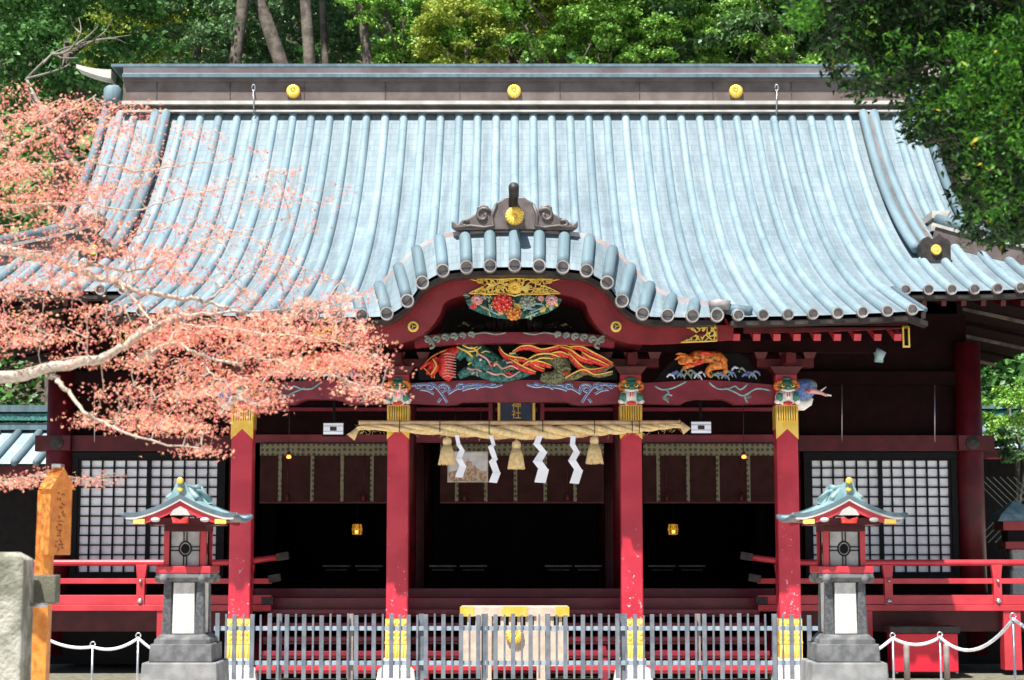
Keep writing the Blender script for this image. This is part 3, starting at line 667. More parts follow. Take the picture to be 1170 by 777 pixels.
for i, x in enumerate(PX):
    hw = .158
    b = MB(); b.taper(x, PY + hw, .32, zcap + .45, hw, hw, hw * .985, hw * .985, 0, .10)
    p = b.build('porch_pillar', M['pillar'], H)
    b = MB(); g = .006
    b.box(x - hw - g, x + hw + g, PY - g, PY + 2 * hw + g, zg1, zcap, 0)
    for k in range(9):
        xx = x - hw + (k + .5) * 2 * hw / 9; b.tube([(xx, PY - .012, zg1 + .12), (xx, PY - .012, zcap - .01)], .013, 6, 0)
        if k < 8: b.box(xx + .014, xx + .021, PY - .010, PY - .0065, zg1 + .12, zcap - .01, 1)
    # pointed lower edge
    b.prism([(x - hw - g, zg1), (x - hw - g, zg2), (x, zg1 - .0), (x + hw + g, zg2), (x + hw + g, zg1)], PY - g, PY - .001, 0) if 0 else None
    for sg in (-1, 1): b.prism([(x + sg * (hw + g), zg1 + .001), (x + sg * (hw + g), zg2), (x, zg1 + .001)], PY - g, PY + .002, 0)
    b.build('gold_capital', [M['gold'], M['capdark']], p)
    b = MB(); zb0, zb1 = Wz(757, PY), Wz(707, PY)
    b.box(x - hw - g, x + hw + g, PY - g, PY + 2 * hw + g, zb0, zb1 - .0, 0)
    b.box(x - hw - .012, x + hw + .012, PY - .014, PY + 2 * hw + .012, zb0 + .27, zb0 + .30, 0)
    for k in range(7): xx = x - hw + (k + .5) * 2 * hw / 7; b.tube([(xx, PY - .012, zb0 + .02), (xx, PY - .012, zb0 + .25)], .014, 6, 0)
    for k in range(4):
        for j in range(4): b.ball((x - hw + (k + .5) * 2 * hw / 4, PY - .008, zb0 + .34 + j * .075), (.03, .012, .03), 0, 8, 4)
    b.build('gold_base_fitting', M['goldpaint'], p)
    b = MB(); b.taper(x, PY + hw, .0, .18, .29, .29, .26, .26, 0, .1); b.taper(x, PY + hw, .18, .22, .26, .26, .22, .22, 0, .1); b.taper(x, PY + hw, .22, .345, .20, .20, .19, .19, 0, .3); b.build('stone_foot', M['stonepale'], p, bevel=.01)
    lion(x, PY + .05, zcap + .06, p)
# tusked nosings at the outer pillars
for sg in (-1, 1):
    b = MB(); X0 = PX[3]
    def q(px, py, d=0): v = W(588 + sg * (px - 588), py, PY + .1 - d); return v
    b.tube([q(905, 448), q(915, 446), q(925, 444), q(931, 446)], [.20, .17, .15, .09], 12, 0)
    b.ball(q(924, 441), (.13, .13, .10), 1)
    b.tube([q(908, 462), q(918, 463), q(925, 460), q(928, 455)], [.10, .08, .05, .02], 10, 2)
    b.tube([q(913, 455, .05), q(921, 457, .06), q(927, 452, .04)], [.03, .03, .02], 8, 1)
    b.tube([q(922, 446, .12), q(930, 447, .12), q(938, 449, .1), q(944, 452, .06)], [.05, .04, .025, .018], 10, 3)
    b.tube([q(936, 448, .1), q(940, 445, .1), q(944, 442, .1)], [.02, .014, .006], 6, 2)
    b.tube([q(943, 451, .06), q(950, 452, .06)], [.02, .012], 6, 2); b.ball(q(923, 447, .2), (.035, .02, .02), 4)
    b.build('elephant_head_nosing', [M['blue'], M['cloud'], M['white'], M['pink'], M['scarlet']], H)
    b = MB(); b.tube([q(1000, 400), q(1006, 405), q(1004, 412), q(1009, 413)], [.05, .09, .07, .02], 10, 0); b.build('carved_nosing', M['teal'] if 0 else M['verdigris'], H)

# ---------------- beams
def swirl(cx, cy, r, turns, sg, Y, a0=0):
    n = int(turns * 12); return [W(cx + sg * (r * (1 - .85 * i / n)) * math.cos(a0 + i * 2 * math.pi / 12), cy + (r * (1 - .85 * i / n)) * .8 * math.sin(a0 + i * 2 * math.pi / 12), Y) for i in range(n + 1)]
BY = PY + .08
def beam(name, top, bot, Y, th, m='maroon'):
    """top and bot are px outlines left to right"""
    b = MB(); b.prism(pw(bot + top[::-1], Y), Y, Y + th); return b.build(name, M[m], H)
cb = beam('rainbow_beam', [(468, 438), (520, 435), (588, 434), (656, 435), (708, 438)], [(468, 461), (510, 463), (522, 462), (528, 459.5), (588, 459), (648, 459.5), (654, 462), (666, 463), (708, 461)], BY, .22)
def scrollwork(pts_list, mats, Y, parent, name='painted_scroll', r=.014):
    b = MB()
    for k, (pts, mi, rr) in enumerate(pts_list): b.tube(pts, rr, 6, mi, flat=.6)
    return b.build(name, [M[x] for x in mats], parent)
for sg in (-1, 1):
    X_ = lambda o: 588 + sg * o; L_ = []; Yq = BY - .004
    for cx_, cy_, r_, a0, tn in ((82, 444, 8, 2.5, 1.6), (62, 442, 6, 2.2, 1.4), (96, 442, 6, 3.4, 1.3), (44, 441, 4, 1.5, 1.1), (110, 442, 4, 3, 1)):
        s_ = swirl(X_(cx_), cy_, r_, tn, sg, Yq, a0); L_.append((s_, 0, .020)); L_.append(([p + Vector((0, -.012, 0)) for p in s_], 1, .009))
    tails = [[(120, 441), (106, 439), (92, 441), (84, 449), (80, 455), (77, 460)], [(76, 450), (66, 444), (54, 440), (40, 439), (26, 442), (14, 439)], [(92, 450), (100, 446), (108, 445)], [(84, 455), (88, 460)], [(60, 446), (50, 443), (34, 441), (22, 438)]]
    for t_ in tails:
        s_ = smooth_curve([W(X_(a), c, Yq) for a, c in t_], 3); L_.append((s_, 0, .022)); L_.append(([p + Vector((0, -.014, 0)) for p in s_], 1, .010))
    scrollwork(L_, ['skyblue', 'blue'], Yq, cb)
for sg in (-1, 1):
    X_ = lambda o: 588 + sg * o
    tp = [(145, 438), (175, 436), (215, 434), (255, 436), (297, 440)]; bt = [(145, 461), (190, 462), (197, 458), (207, 456), (238, 456), (246, 459), (252, 462), (297, 461)]
    if sg > 0: sb = beam('rainbow_beam', [(X_(a), c) for a, c in tp], [(X_(a), c) for a, c in bt], BY, .22)
    else: sb = beam('rainbow_beam', [(X_(a), c) for a, c in tp[::-1]], [(X_(a), c) for a, c in bt[::-1]], BY, .22)
    L_ = []; Yq = BY - .004
    for t_ in ([(160, 441), (168, 445), (178, 444), (186, 441), (196, 436)], [(172, 444), (176, 449), (171, 453), (176, 460)], [(222, 437), (232, 444), (244, 444), (252, 441), (258, 445), (266, 439)], [(240, 443), (252, 448), (262, 452), (276, 444), (292, 446)], [(262, 452), (266, 460)], [(180, 452), (174, 450)]):
        L_.append((smooth_curve([W(X_(a), c, Yq) for a, c in t_], 3), 0, .015))
    for cx_, cy_ in ((172, 454), (266, 452)): L_.append((swirl(X_(cx_), cy_, 4, 1.3, sg, Yq), 1, .012))
    scrollwork(L_, ['verdigris', 'cloud'], Yq, sb)
# upper beam with grey cloud carvings
UBY = PY - .45
ub = beam('upper_beam', [(474, 391), (490, 383), (510, 381), (560, 379.5), (616, 379.5), (666, 381), (686, 383), (702, 391)], [(474, 397), (492, 395), (520, 392.5), (588, 391.5), (656, 392.5), (684, 395), (702, 397)], UBY, .2)
for sg in (-1, 1):
    L_ = []
    X_ = lambda o: 588 + sg * o
    for cx_, cy_, r_ in ((70, 384, 5), (80, 385, 5), (90, 387, 5), (60, 383, 4), (99, 389, 5), (50, 382, 4)): L_.append((swirl(X_(cx_), cy_, r_, 1.3, sg, UBY - .01, 1.8), 0, .022))
    L_.append((smooth_curve([W(X_(a), c, UBY - .01) for a, c in ((118, 386), (108, 383), (98, 386), (92, 395), (97, 398))], 4), 0, .022))
    L_.append((smooth_curve([W(X_(a), c, UBY - .01) for a, c in ((48, 382), (34, 380), (22, 382), (10, 380))], 4), 0, .014))
    scrollwork(L_, ['cloud'], UBY, ub, 'cloud_carving')
# red step blocks beside the centre bay and brackets above pillars
for i, x in enumerate(PX):
    b = MB(); z = zcap + .45
    b.taper(x, PY + .16, z, z + .12, .15, .15, .24, .2); b.box(x - .42, x + .42, PY + .05, PY + .27, z + .12, z + .24); 
    for dx in (-.36, 0, .36): b.taper(x + dx, PY + .16, z + .24, z + .34, .06, .1, .10, .14)
    b.box(x - .07, x + .07, PY - .5, PY + .4, z + .13, z + .27)
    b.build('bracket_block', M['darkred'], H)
for sg in (-1, 1): MB().box(min(sg * 1.75, sg * 5.35), max(sg * 1.75, sg * 5.35), PY + .05, PY + .27, zcap + .79, zcap + .98).build('eave_purlin', M['wall'], H)
# ---------------- carvings
def blossom(b, c, r, mi_petal, mi_tip, n=10):
    b.ball(c, (r * .75, r * .35, r * .75), mi_petal, 10, 6)
    for ring, k_, rr in ((0, n, .72), (1, n - 3, .42)):
        for k in range(k_):
            t = 2 * math.pi * (k + .5 * ring) / k_; q_ = (c[0] + r * rr * math.cos(t), c[1] - .02 - .03 * ring, c[2] + r * rr * math.sin(t) * .85)
            b.ball(q_, (r * .27, r * .18, r * .25), mi_petal, 8, 5)
            b.ball((q_[0] + r * .10 * math.cos(t), q_[1] - r * .16, q_[2] + r * .10 * math.sin(t)), (r * .07,) * 3, mi_tip, 6, 4)
def leaf(b, c, ang, L, mi, wd=.45, th=.03):
    pr = [(0, 0), (.2, .55), (.35, .45), (.5, .8), (.62, .5), (.8, .45), (1, 0)]
    pts = [(a * L, w_ * L * wd) for a, w_ in pr] + [(a * L, -w_ * L * wd) for a, w_ in pr[-2:0:-1]]
    ca, sa = math.cos(ang), math.sin(ang); b.prism([(c[0] + x * ca - z * sa, c[2] + x * sa + z * ca) for x, z in pts][::-1], c[1] - th, c[1] + .02, mi)
    b.tube([(c[0], c[1] - th, c[2]), (c[0] + ca * L * .9, c[1] - th - .004, c[2] + sa * L * .9)], .006, 5, 5)
fc = MB(); FY = HY + .02; rr_ = random.Random(3)
q = lambda px, py, d=0: W(px, py, FY - d)
hull = [(532, 343), (536, 352), (550, 358), (567, 363), (588, 365), (609, 362), (626, 357), (638, 350), (642, 342), (630, 337), (545, 337)]
fc.prism(pw(hull, FY + .05), FY + .05, FY + .09, 1)
for k in range(46):
    px_ = 536 + 102 * rr_.random(); hh = 27 * (1 - abs(px_ - 588) / 58) ** .6; py_ = 338 + hh * rr_.random()
    leaf(fc, q(px_, py_, .01 * rr_.random()), rr_.choice((rr_.uniform(-2.8, -.3), rr_.uniform(-3.1, 3.1))), rr_.uniform(.06, .12), rr_.choice((1, 1, 2, 2, 1, 3)), .5)
for a, c_, r_, m1, m2 in ((574, 346, .155, 0, 4), (603, 345, .12, 6, 5), (587, 358.5, .12, 7, 5), (545, 343, .09, 4, 0), (630, 343, .09, 4, 2), (541, 350, .05, 0, 4), (618, 341, .05, 4, 0)): blossom(fc, q(a, c_, .06), r_, m1, m2)
for t_ in ([(598, 355), (605, 350), (613, 347), (622, 350), (606, 357)], [(556, 352), (564, 357), (572, 360)], [(615, 357), (608, 360), (600, 363)], [(596, 347), (600, 352), (612, 353)]):
    fc.tube(smooth_curve([q(a, c_, .09) for a, c_ in t_], 3), .012, 6, 2)
fc.build('peony_carving', [M['scarlet'], M['teal'], M['verdigris'], M['goldpaint'], M['pink'], M['goldpaint'], M['cloud'], M['orange']], hafu)
# dark trunk-like carving below it
dc = MB()
for k in range(34):
    px_ = 588 + rr_.gauss(0, 26); a = W(px_, 379, 25.5); h = .26 * math.exp(-((px_ - 588) / 30) ** 2) + .08
    dc.tube([a, a + Vector((rr_.uniform(-.06, .06), -.05, h * .6)), a + Vector((rr_.uniform(-.12, .12), -.02, h))], [.03, .025, .008], 6, rr_.choice((0, 0, 0, 0, 1, 2)))
for sg in (-1, 1):
    for k in range(8):
        a = W(588 + sg * (22 + k * 5), 376 - rr_.random() * 6, 25.5); dc.tube([a, a + Vector((sg * .08, -.03, .03)), a + Vector((sg * .16, 0, -.02))], [.03, .02, .006], 6, 1 if k % 3 == 0 else 2)
dc.build('pine_carving', [M['blackwood'], M['goldpaint'] if 0 else M['olive'], M['teal'] if 0 else M['blackwood']], H)
# dragon panel
DY = PY - .02
dg_ = empty('dragon_carving'); dg_.parent = H
D = lambda px, py, d=0: W(px, py, DY - d)
def dtube(b, pts, rad, mi, d=0, k=4, flat=1, seg=10):
    P = smooth_curve([D(a, c, d) for a, c in pts], k); n = len(P); rr = np.interp(np.linspace(0, 1, n), np.linspace(0, 1, len(rad)), rad); b.tube(P, list(rr), seg, mi, flat=flat)
b = MB(); b.prism(pw([(478, 434), (478, 420), (500, 404), (530, 396), (588, 393), (650, 393), (684, 398), (705, 412), (705, 434)], DY + .12), DY + .12, DY + .18); b.build('panel', M['black'], dg_)
b = MB(); dtube(b, [(528, 400), (515, 404), (509, 413), (510, 424), (517, 432)], [.07, .10, .12, .12, .08], 0, .02)
for k in range(9):
    py_ = 404 + k * 3.2; b.tube([D(503 + abs(k - 4) * .8, py_ + 1, .10), D(511, py_ - .5, .15), D(521, py_ + 1.5, .10)], .008, 5, 1)
b.build('belly', [M['scarlet'], M['pink']], dg_)
b = MB()
dtube(b, [(488, 428), (492, 420), (500, 414), (512, 402), (520, 398)], [.02, .04, .05, .05, .03], 0, .03); dtube(b, [(480, 422), (486, 417), (493, 413), (499, 408)], [.012, .03, .02, .03], 0, .05)
for t_ in ([(484, 420), (490, 426), (494, 432)], [(496, 432), (497, 424), (503, 417)], [(486, 415), (493, 408), (502, 403), (512, 399)]): dtube(b, t_, [.012, .012], 1, .08, seg=6)
b.build('claw', [M['scarlet'], M['orange']], dg_)
b = MB()
dtube(b, [(522, 410), (528, 402), (540, 399), (550, 404), (560, 412), (572, 418), (584, 414), (590, 406)], [.06, .10, .13, .13, .14, .13, .11, .07], 0, .02)
dtube(b, [(524, 430), (540, 422), (556, 428), (572, 432), (590, 428), (606, 424)], [.05, .09, .08, .07, .08, .06], 0, .0)
dtube(b, [(600, 422), (612, 412), (628, 408), (640, 414), (642, 426), (632, 432), (618, 430)], [.06, .10, .12, .13, .13, .11, .07], 1, .02)
dtube(b, [(640, 432), (656, 430), (670, 424), (684, 428), (700, 426)], [.05, .06, .06, .05, .03], 1, .0)
dtube(b, [(650, 408), (660, 416), (672, 420), (688, 422), (702, 416)], [.04, .06, .05, .05, .015], 1, .03)
b.build('body', [M['teal'], M['olive']], dg_)
b = MB(); rr_ = random.Random(9)
b.ball(D(548, 414, .16), (.13, .10, .10), 0); b.ball(D(558, 420, .18), (.10, .08, .06), 0); b.ball(D(540, 409, .14), (.1, .08, .08), 1)
for t_ in ([(540, 408), (534, 402), (526, 398)], [(545, 407), (545, 401), (538, 396)]): dtube(b, t_, [.02, .018, .006], 4, .2, seg=6)
for t_ in ([(560, 418), (568, 416), (574, 421), (584, 418), (592, 422)], [(556, 424), (566, 428), (574, 427), (582, 431), (594, 424)], [(546, 404), (556, 410), (560, 416), (566, 418)]): dtube(b, t_, [.018, .012, .014], 2, .24, seg=6)
b.ball(D(549, 411, .26), (.02, .012, .02), 3); b.ball(D(562, 417, .25), (.03, .02, .018), 5)
for k in range(16):
    a = (530 + rr_.random() * 60, 401 + rr_.random() * 28); dtube(b, [a, (a[0] + rr_.uniform(2, 7), a[1] + rr_.uniform(-3, 3)), (a[0] + rr_.uniform(5, 12), a[1] + rr_.uniform(-1, 5))], [.016, .012, .004], rr_.choice((1, 2, 5, 4, 4)), .17, 2, seg=5)
b.build('head', [M['teal'], M['green'], M['pink'], M['white'], M['goldpaint'], M['scarlet']], dg_)
fl = [[(570, 398), (576, 406), (588, 410), (600, 412), (612, 420), (622, 424)], [(585, 404), (594, 398), (606, 397), (618, 401), (630, 399), (642, 396), (654, 400)], [(596, 420), (606, 414), (620, 416), (630, 420)],
      [(640, 398), (652, 402), (660, 408), (668, 412), (678, 416)], [(650, 398), (664, 398), (676, 404), (688, 410), (700, 417)], [(664, 404), (674, 410), (684, 414), (696, 420)], [(648, 404), (656, 412), (664, 420), (674, 424), (690, 422)],
      [(582, 412), (590, 417), (602, 423), (612, 427)], [(628, 406), (640, 404), (650, 408)], [(494, 412), (498, 420), (492, 430)]]
b = MB()
for k, t_ in enumerate(fl):
    dtube(b, t_, [.015, .045, .05, .04, .012], 0, .13 + .01 * (k % 3)); dtube(b, [(a + .5, c - 2.2) for a, c in t_], [.006, .014, .012, .006], 1, .17 + .01 * (k % 3), seg=6)
for t_ in ([(604, 410), (614, 405), (628, 404), (640, 408)], [(606, 414), (618, 409), (632, 410)], [(646, 432), (656, 426), (668, 422), (680, 428), (700, 424)], [(522, 396), (532, 401), (542, 401), (550, 396)], [(528, 394), (538, 398), (546, 396)]): dtube(b, t_, [.010, .014, .008], 1, .2, seg=6)
b.build('flame', [M['scarlet'], M['goldpaint']], dg_)
b = MB()
for sg, cx_ in ((1, 641), (-1, 576)): b = MB(); dtube(b, [(cx_, 424), (cx_ + 6, 420), (cx_ + 12, 423)], [.02, .03, .01], 0, .17); dtube(b, [(cx_ + 2, 426), (cx_ + 8, 427), (cx_ + 12, 430)], [.02, .02, .01], 1, .17); b.build('foot', [M['olive'], M['scarlet']], dg_)
# running beast panels above the side beams
for sg in (-1, 1):
    bc = empty('beast_carving'); bc.parent = H; X_ = lambda px: 588 + sg * (px - 588); QY = BY
    Q = lambda px, py, d=0: W(X_(px), py, QY - d)
    def qt(b, pts, rad, mi, d=0, k=3, seg=8):
        P = smooth_curve([Q(a, c, d) for a, c in pts], k); b.tube(P, list(np.interp(np.linspace(0, 1, len(P)), np.linspace(0, 1, len(rad)), rad)), seg, mi)
    b = MB(); b.prism(pw([(X_(a), c) for a, c in ((748, 436), (756, 425), (772, 408), (785, 399), (840, 399), (856, 412), (868, 436))][::sg], QY + .1), QY + .1, QY + .2); b.build('panel', M['black'], bc)
    b = MB()
    qt(b, [(786, 412), (796, 408), (808, 408), (820, 410), (827, 416)], [.06, .10, .09, .11, .08], 0, .08)
    qt(b, [(790, 410), (782, 412), (775, 414)], [.08, .07, .03], 0, .12)                      # neck and head
    qt(b, [(786, 407), (778, 407), (771, 411)], [.025, .03, .01], 0, .16); qt(b, [(784, 405), (776, 404), (772, 405)], [.012, .02, .006], 0, .16)
    qt(b, [(797, 412), (788, 418), (780, 420)], [.06, .035, .02], 0, .12); qt(b, [(824, 416), (812, 420), (808, 426), (813, 431)], [.08, .05, .03, .02], 0, .12)
    qt(b, [(826, 415), (829, 422), (826, 428)], [.07, .035, .02], 0, .06); qt(b, [(802, 412), (794, 416), (784, 416)], [.05, .03, .015], 1, .14); qt(b, [(800, 404), (808, 403), (816, 406)], [.02, .025, .01], 1, .16)
    for a in ((800, 408), (812, 409), (818, 413)): b.ball(Q(a[0], a[1], .17), (.03, .015, .022), 2)
    b.build('beast', [M['orange'], M['scarlet'], M['olive']], bc)
    b = MB(); r2 = random.Random(4)
    for k in range(26):
        a = 762 + k * 3.9; c = 433 - r2.random() * (8 if a < 830 else 24) * (1 if a < 850 else .5)
        qt(b, [(a, c), (a + 3, c - 3 - 3 * r2.random()), (a + 7, c - 2), (a + 9, c + 2)], [.012, .02, .016, .006], r2.choice((0, 0, 1, 2, 3)), .05)
    b.build('wave', [M['blue'], M['cloud'], M['skyblue'], M['blackwood']], bc)
# ---------------- hall body
MY = 28.4; FZ = 1.15
zl = Wz(506, MY)
b = MB(); b.box(-4.35, 4.35, MY, MY + .15, zl, 6.5); 
for sg in (-1, 1): b.box(min(sg * 4.35, sg * 7.4), max(sg * 4.35, sg * 7.4), MY + .08, MY + .2, FZ, 5.75, 0)
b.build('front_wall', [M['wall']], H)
for z0, z1, d in ((zl, zl + .13, .05), (Wz(470, MY), Wz(466, MY), .05)):
    b = MB(); b.box(-4.3, 4.3, MY - d, MY, z0, z1); b.build('lintel', M['maroon'], H)
for sg in (-1, 1):
    b = MB(); b.box(min(sg * 4.5, sg * 7.75), max(sg * 4.5, sg * 7.75), MY - .12, MY + .07, Wz(516, MY), Wz(498, MY)); b.lathe([(.11, 0), (.11, -.03), (.05, -.05), (.002, -.05)], (sg * 7.37, MY - .235, Wz(507, MY)), 20, 1, False, 'y')
    b.box(sg * 7.37 - .22, sg * 7.37 + .22, MY - .24, MY - .12, Wz(515.5, MY), Wz(498.5, MY), 0)
    b.build('tie_beam', [M['darkred'], M['capdark']], H)
    b = MB(); b.box(min(sg * 4.5, sg * 7.3), max(sg * 4.5, sg * 7.3), MY - .08, MY + .07, Wz(440, MY), Wz(425, MY)); b.build('tie_beam', M['wall'], H)
for x in (-7.37, -4.45, -1.76, 1.76, 4.45, 7.37):
    b = MB(); r = .215 if abs(x) > 7 else .17; b.lathe([(r, 0), (r, 5.0)], (x, MY - .02, FZ - (.9 if abs(x) > 7 else 0)), 24, 0); b.build('hall_pillar', M['darkred'], H)
    for Y in (31.5, 34.5):
        b = MB(); b.lathe([(.16, 0), (.16, 4.5)], (x, Y, FZ), 16, 0); b.build('hall_pillar', M['blackwood'] if abs(x) > 2 else M['darkred'], H)
# lattice windows
for sg in (-1, 1):
    lw = empty('lattice_window'); lw.parent = H
    xa, xb = Wx(926, 590, MY), Wx(1087, 590, MY); za, zb = Wz(656, MY), Wz(524, MY); n_, m_ = 13, 12
    wp = (xb - xa) / 2
    for j in range(2):
        x0 = xa + j * wp; x1 = x0 + wp; s0, s1 = (x0, x1) if sg > 0 else (-x1, -x0)
        b = MB(); b.box(s0 + .02, s1 - .02, MY + .02, MY + .04, za + .02, zb - .02); b.build('paper', M['paper'], lw)
        b = MB(); fw = .035
        for a0, a1, c0, c1 in ((s0, s1, za, za + fw), (s0, s1, zb - fw, zb), (s0, s0 + fw, za + fw, zb - fw), (s1 - fw, s1, za + fw, zb - fw)): b.box(a0, a1, MY - .04, MY + .015, c0, c1)
        for k in range(1, 6): xx = s0 + k * (s1 - s0) / 6; b.box(xx - .013, xx + .013, MY - .022, MY + .012, za + fw, zb - fw)
        for k in range(1, m_): zz = za + k * (zb - za) / m_; b.box(s0 + fw, s1 - fw, MY - .028, MY + .006, zz - .011, zz + .011)
        b.build('lattice', M['black'], lw)
    b = MB(); b.box(min(sg * (xa - .1), sg * (xb + .12)), max(sg * (xa - .1), sg * (xb + .12)), MY - .06, MY + .05, zb + .003, zb + .10); b.box(min(sg * (xa - .1), sg * (xb + .12)), max(sg * (xa - .1), sg * (xb + .12)), MY - .06, MY + .05, za - .12, za - .003)
    b.box(min(sg * (xb + .003), sg * (xb + .10)), max(sg * (xb + .003), sg * (xb + .10)), MY - .06, MY + .05, za, zb); b.box(min(sg * (xa - .1), sg * (xa - .003)), max(sg * (xa - .1), sg * (xa - .003)), MY - .06, MY + .05, za, zb)
    b.build('frame', M['black'], lw)
    for px in (962, 1068):                                 # thin hanger rods of the shutters
        b = MB(); b.tube([W(588 + sg * (px - 588), 440, MY - .5), W(588 + sg * (px - 588), 505, MY - .5)], .008, 6); b.build('hanger_rod', M['metal'], H)
# interior shell
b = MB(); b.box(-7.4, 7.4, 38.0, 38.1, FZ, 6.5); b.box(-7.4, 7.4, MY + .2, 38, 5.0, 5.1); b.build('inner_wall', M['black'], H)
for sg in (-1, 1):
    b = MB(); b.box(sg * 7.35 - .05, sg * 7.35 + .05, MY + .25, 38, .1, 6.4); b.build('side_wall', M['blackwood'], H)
    b = MB()
    for k in range(5): b.box(min(sg * 1.60, sg * (2.0)), max(sg * 1.6, sg * 2.0), MY + .5 + k * .55, MY + .55 + k * .55, FZ, zl + .1)
    b.build('folding_screen_door', M['darkred'], H)
b = MB(); b.box(-7.5, 7.5, 27.5, 38.1, FZ - .12, FZ); b.build('hall_floor', M['floor'], H)
b = MB(); b.box(-4.15, 4.15, 27.38, 27.5, FZ - .20, FZ + .012); b.build('floor_edge_beam', M['maroon'], H)
b = MB(); b.box(-4.15, 4.15, 28.2, 28.36, FZ + .001, FZ + .14); b.build('threshold', M['maroon'], H)
# steps between the porch pillars
for k in range(5):
    z = .24 + k * .19; y = 25.72 + k * .34
    b = MB(); b.box(-3.75, 3.75, y, y + .34, z - .07, z); b.box(-3.75, 3.75, y + .03, y + .06, z - .115, z - .072, 0); b.build('stair_tread', M['maroon' if k else 'red'], H, bevel=.006)  # lowest tread in a brighter red: sunlight put into its colour
for x in (-3.82, -1.3, 1.3, 3.82):
    b = MB(); b.prism([(0, 0)] * 3, 0, 0) if 0 else None
    b.add([(x - .06, 25.7, .0), (x - .06, 27.48, .0), (x - .06, 27.48, .95), (x - .06, 25.7, .16), (x + .06, 25.7, .0), (x + .06, 27.48, .0), (x + .06, 27.48, .95), (x + .06, 25.7, .16)], [(0, 1, 2, 3), (7, 6, 5, 4), (0, 4, 5, 1), (1, 5, 6, 2), (2, 6, 7, 3), (3, 7, 4, 0)]); b.build('stair_stringer', M['maroon'], H)
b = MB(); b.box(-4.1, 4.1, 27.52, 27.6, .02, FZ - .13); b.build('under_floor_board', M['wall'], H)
# verandas with railings, left and right
VY = 26.9
for sg in (-1, 1):
    X = lambda a, c: (min(sg * a, sg * c), max(sg * a, sg * c))
    b = MB(); b.box(*X(4.18, 9.6), VY + .05, MY + .1, FZ - .02, FZ + .04); b.build('veranda_floor', M['floor'], H)
    b = MB(); z0, z1, z2 = Wz(698, VY), Wz(691, VY), Wz(680, VY)
    b.box(*X(3.7, 9.6), VY - .04, VY + .06, z0, z1); b.box(*X(3.7, 9.6), VY, VY + .10, z1 + .002, z2)
    b.build('veranda_edge', M['red'], H, bevel=.006)
    b = MB(); b.box(*X(4.1, 9.6), VY + .14, VY + .24, Wz(722, VY), z0 - .003); b.build('veranda_beam', M['darkred'], H)
    for x in (5.3, 7.55, 9.4):
        b = MB(); b.box(sg * x - .13, sg * x + .13, VY - .02, VY + .22, .1, z0 - .004 if x != 7.55 else z0 - .004); b.build('veranda_post', M['red'], H)
    b = MB(); b.box(*X(4.1, 9.5), 28.25, 28.35, .1, FZ - .13); b.build('under_floor_board', M['black'], H)
    rl = empty('veranda_railing'); rl.parent = H
    zt, zm, zb = Wz(643, VY), Wz(664, VY), Wz(686, VY)
    for z, r, xe, rise in ((zt, .048, 3.5, .10), (zm, .042, 3.62, .05), (zb, .065, 3.72, .0)):
        b = MB(); xs = [9.6, 7, 5, 4.4, 4.0, xe + .08]; P = [(sg * x, VY + .05, z + rise * max(0, (4.6 - x) / 1.1) ** 2) for x in xs]
        if z == zb: b.box(*X(3.75, 9.6), VY + .01, VY + .09, zb - .03, zb + .075)
        else: b.tube(P, r, 12) if z == zt else b.box(*X(3.7, 9.6), VY + .012, VY + .088, z - .04, z + .04)
        b.build('rail', M['red'], rl, bevel=0 if z == zt else .005)
        e = MB(); p = Vector(P[-1]); e.bar(p + Vector((sg * .05, 0, -.005)), p + Vector((-sg * .13, 0, .025 if rise else 0)), .11, .115); e.build('bronze_rail_end', M['verdigris'] if 0 else M['capdark'], rl)
    for x in (4.05, 5.69, 7.35, 9.0):
        b = MB(); b.box(sg * x - .062, sg * x + .062, VY - .025, VY + .115, zb - .09, zm + .045); b.taper(sg * x, VY + .05, zm + .045, zt - .03, .062, .05, .085, .05)
        b.build('railing_post', M['red'], rl, bevel=.006)
        for z, r in ((zb - .01, .045), (zm + .0, .028)): e = MB(); e.lathe([(r, 0), (r * .9, -.025), (r * .5, -.04), (.002, -.043)], (sg * x, VY - .025, z), 14, 0, True, 'y'); e.build('rail_stud', M['metal'], rl)
    b = MB(); b.box(*X(3.92, 4.16), 26.2, 27.6, .12, .8); b.build('stair_side_panel', M['darkred'], H)

# ---------------- blinds, lamps, plaque, picture, stands
def blind(px0, px1, label, ribs):
    Yb = MY - .10; t = empty('bamboo_blind', (Wx((px0 + px1) / 2, 540, Yb), Yb, Wz(575, Yb)), label, 'blind', 'bamboo blinds in the hall openings')
    o = Vector(t.location)
    x0, x1 = Wx(px0, 540, Yb), Wx(px1, 540, Yb); zt, zm, zb = Wz(507, Yb), Wz(520.5, Yb), Wz(573, Yb)
    def fin(bb, nm, m_): ob = bb.build(nm, m_, t); ob.location = -o; return ob
    b = MB(); b.box(x0, x1, Yb, Yb + .02, zb, zt); fin(b, 'slat_screen', M['misu'])
    b = MB(); b.box(x0, x1, Yb - .03, Yb - .005, zm, zt); 
    fin(b, 'brocade_valance', M['brocade'])
    for px in ribs:
        x = Wx(px, 540, Yb); b = MB(); b.box(x - .028, x + .028, Yb - .018, Yb - .002, zb, zm - .003); fin(b, 'brocade_ribbon', M['brocade'])
    b = MB(); b.box(x0, x1, Yb - .012, Yb + .028, zb - .03, zb - .002); fin(b, 'bottom_batten', M['darkred'])
    for px in (ribs[0] + 9, ribs[-1] - 9):
        x = Wx(px, 540, Yb); b = MB(); b.tube([(x, Yb - .05, zm), (x, Yb - .05, zb + .12)], .006, 5); b.lathe([(.012, .13), (.028, .10), (.03, .06), (.04, 0)], (x, Yb - .05, zb), 10, 0); fin(b, 'tassel', M['darkred'])
blind(297, 445, 'reddish bamboo blind with pale brocade strips hanging left of the rope', (320, 357, 391, 425))
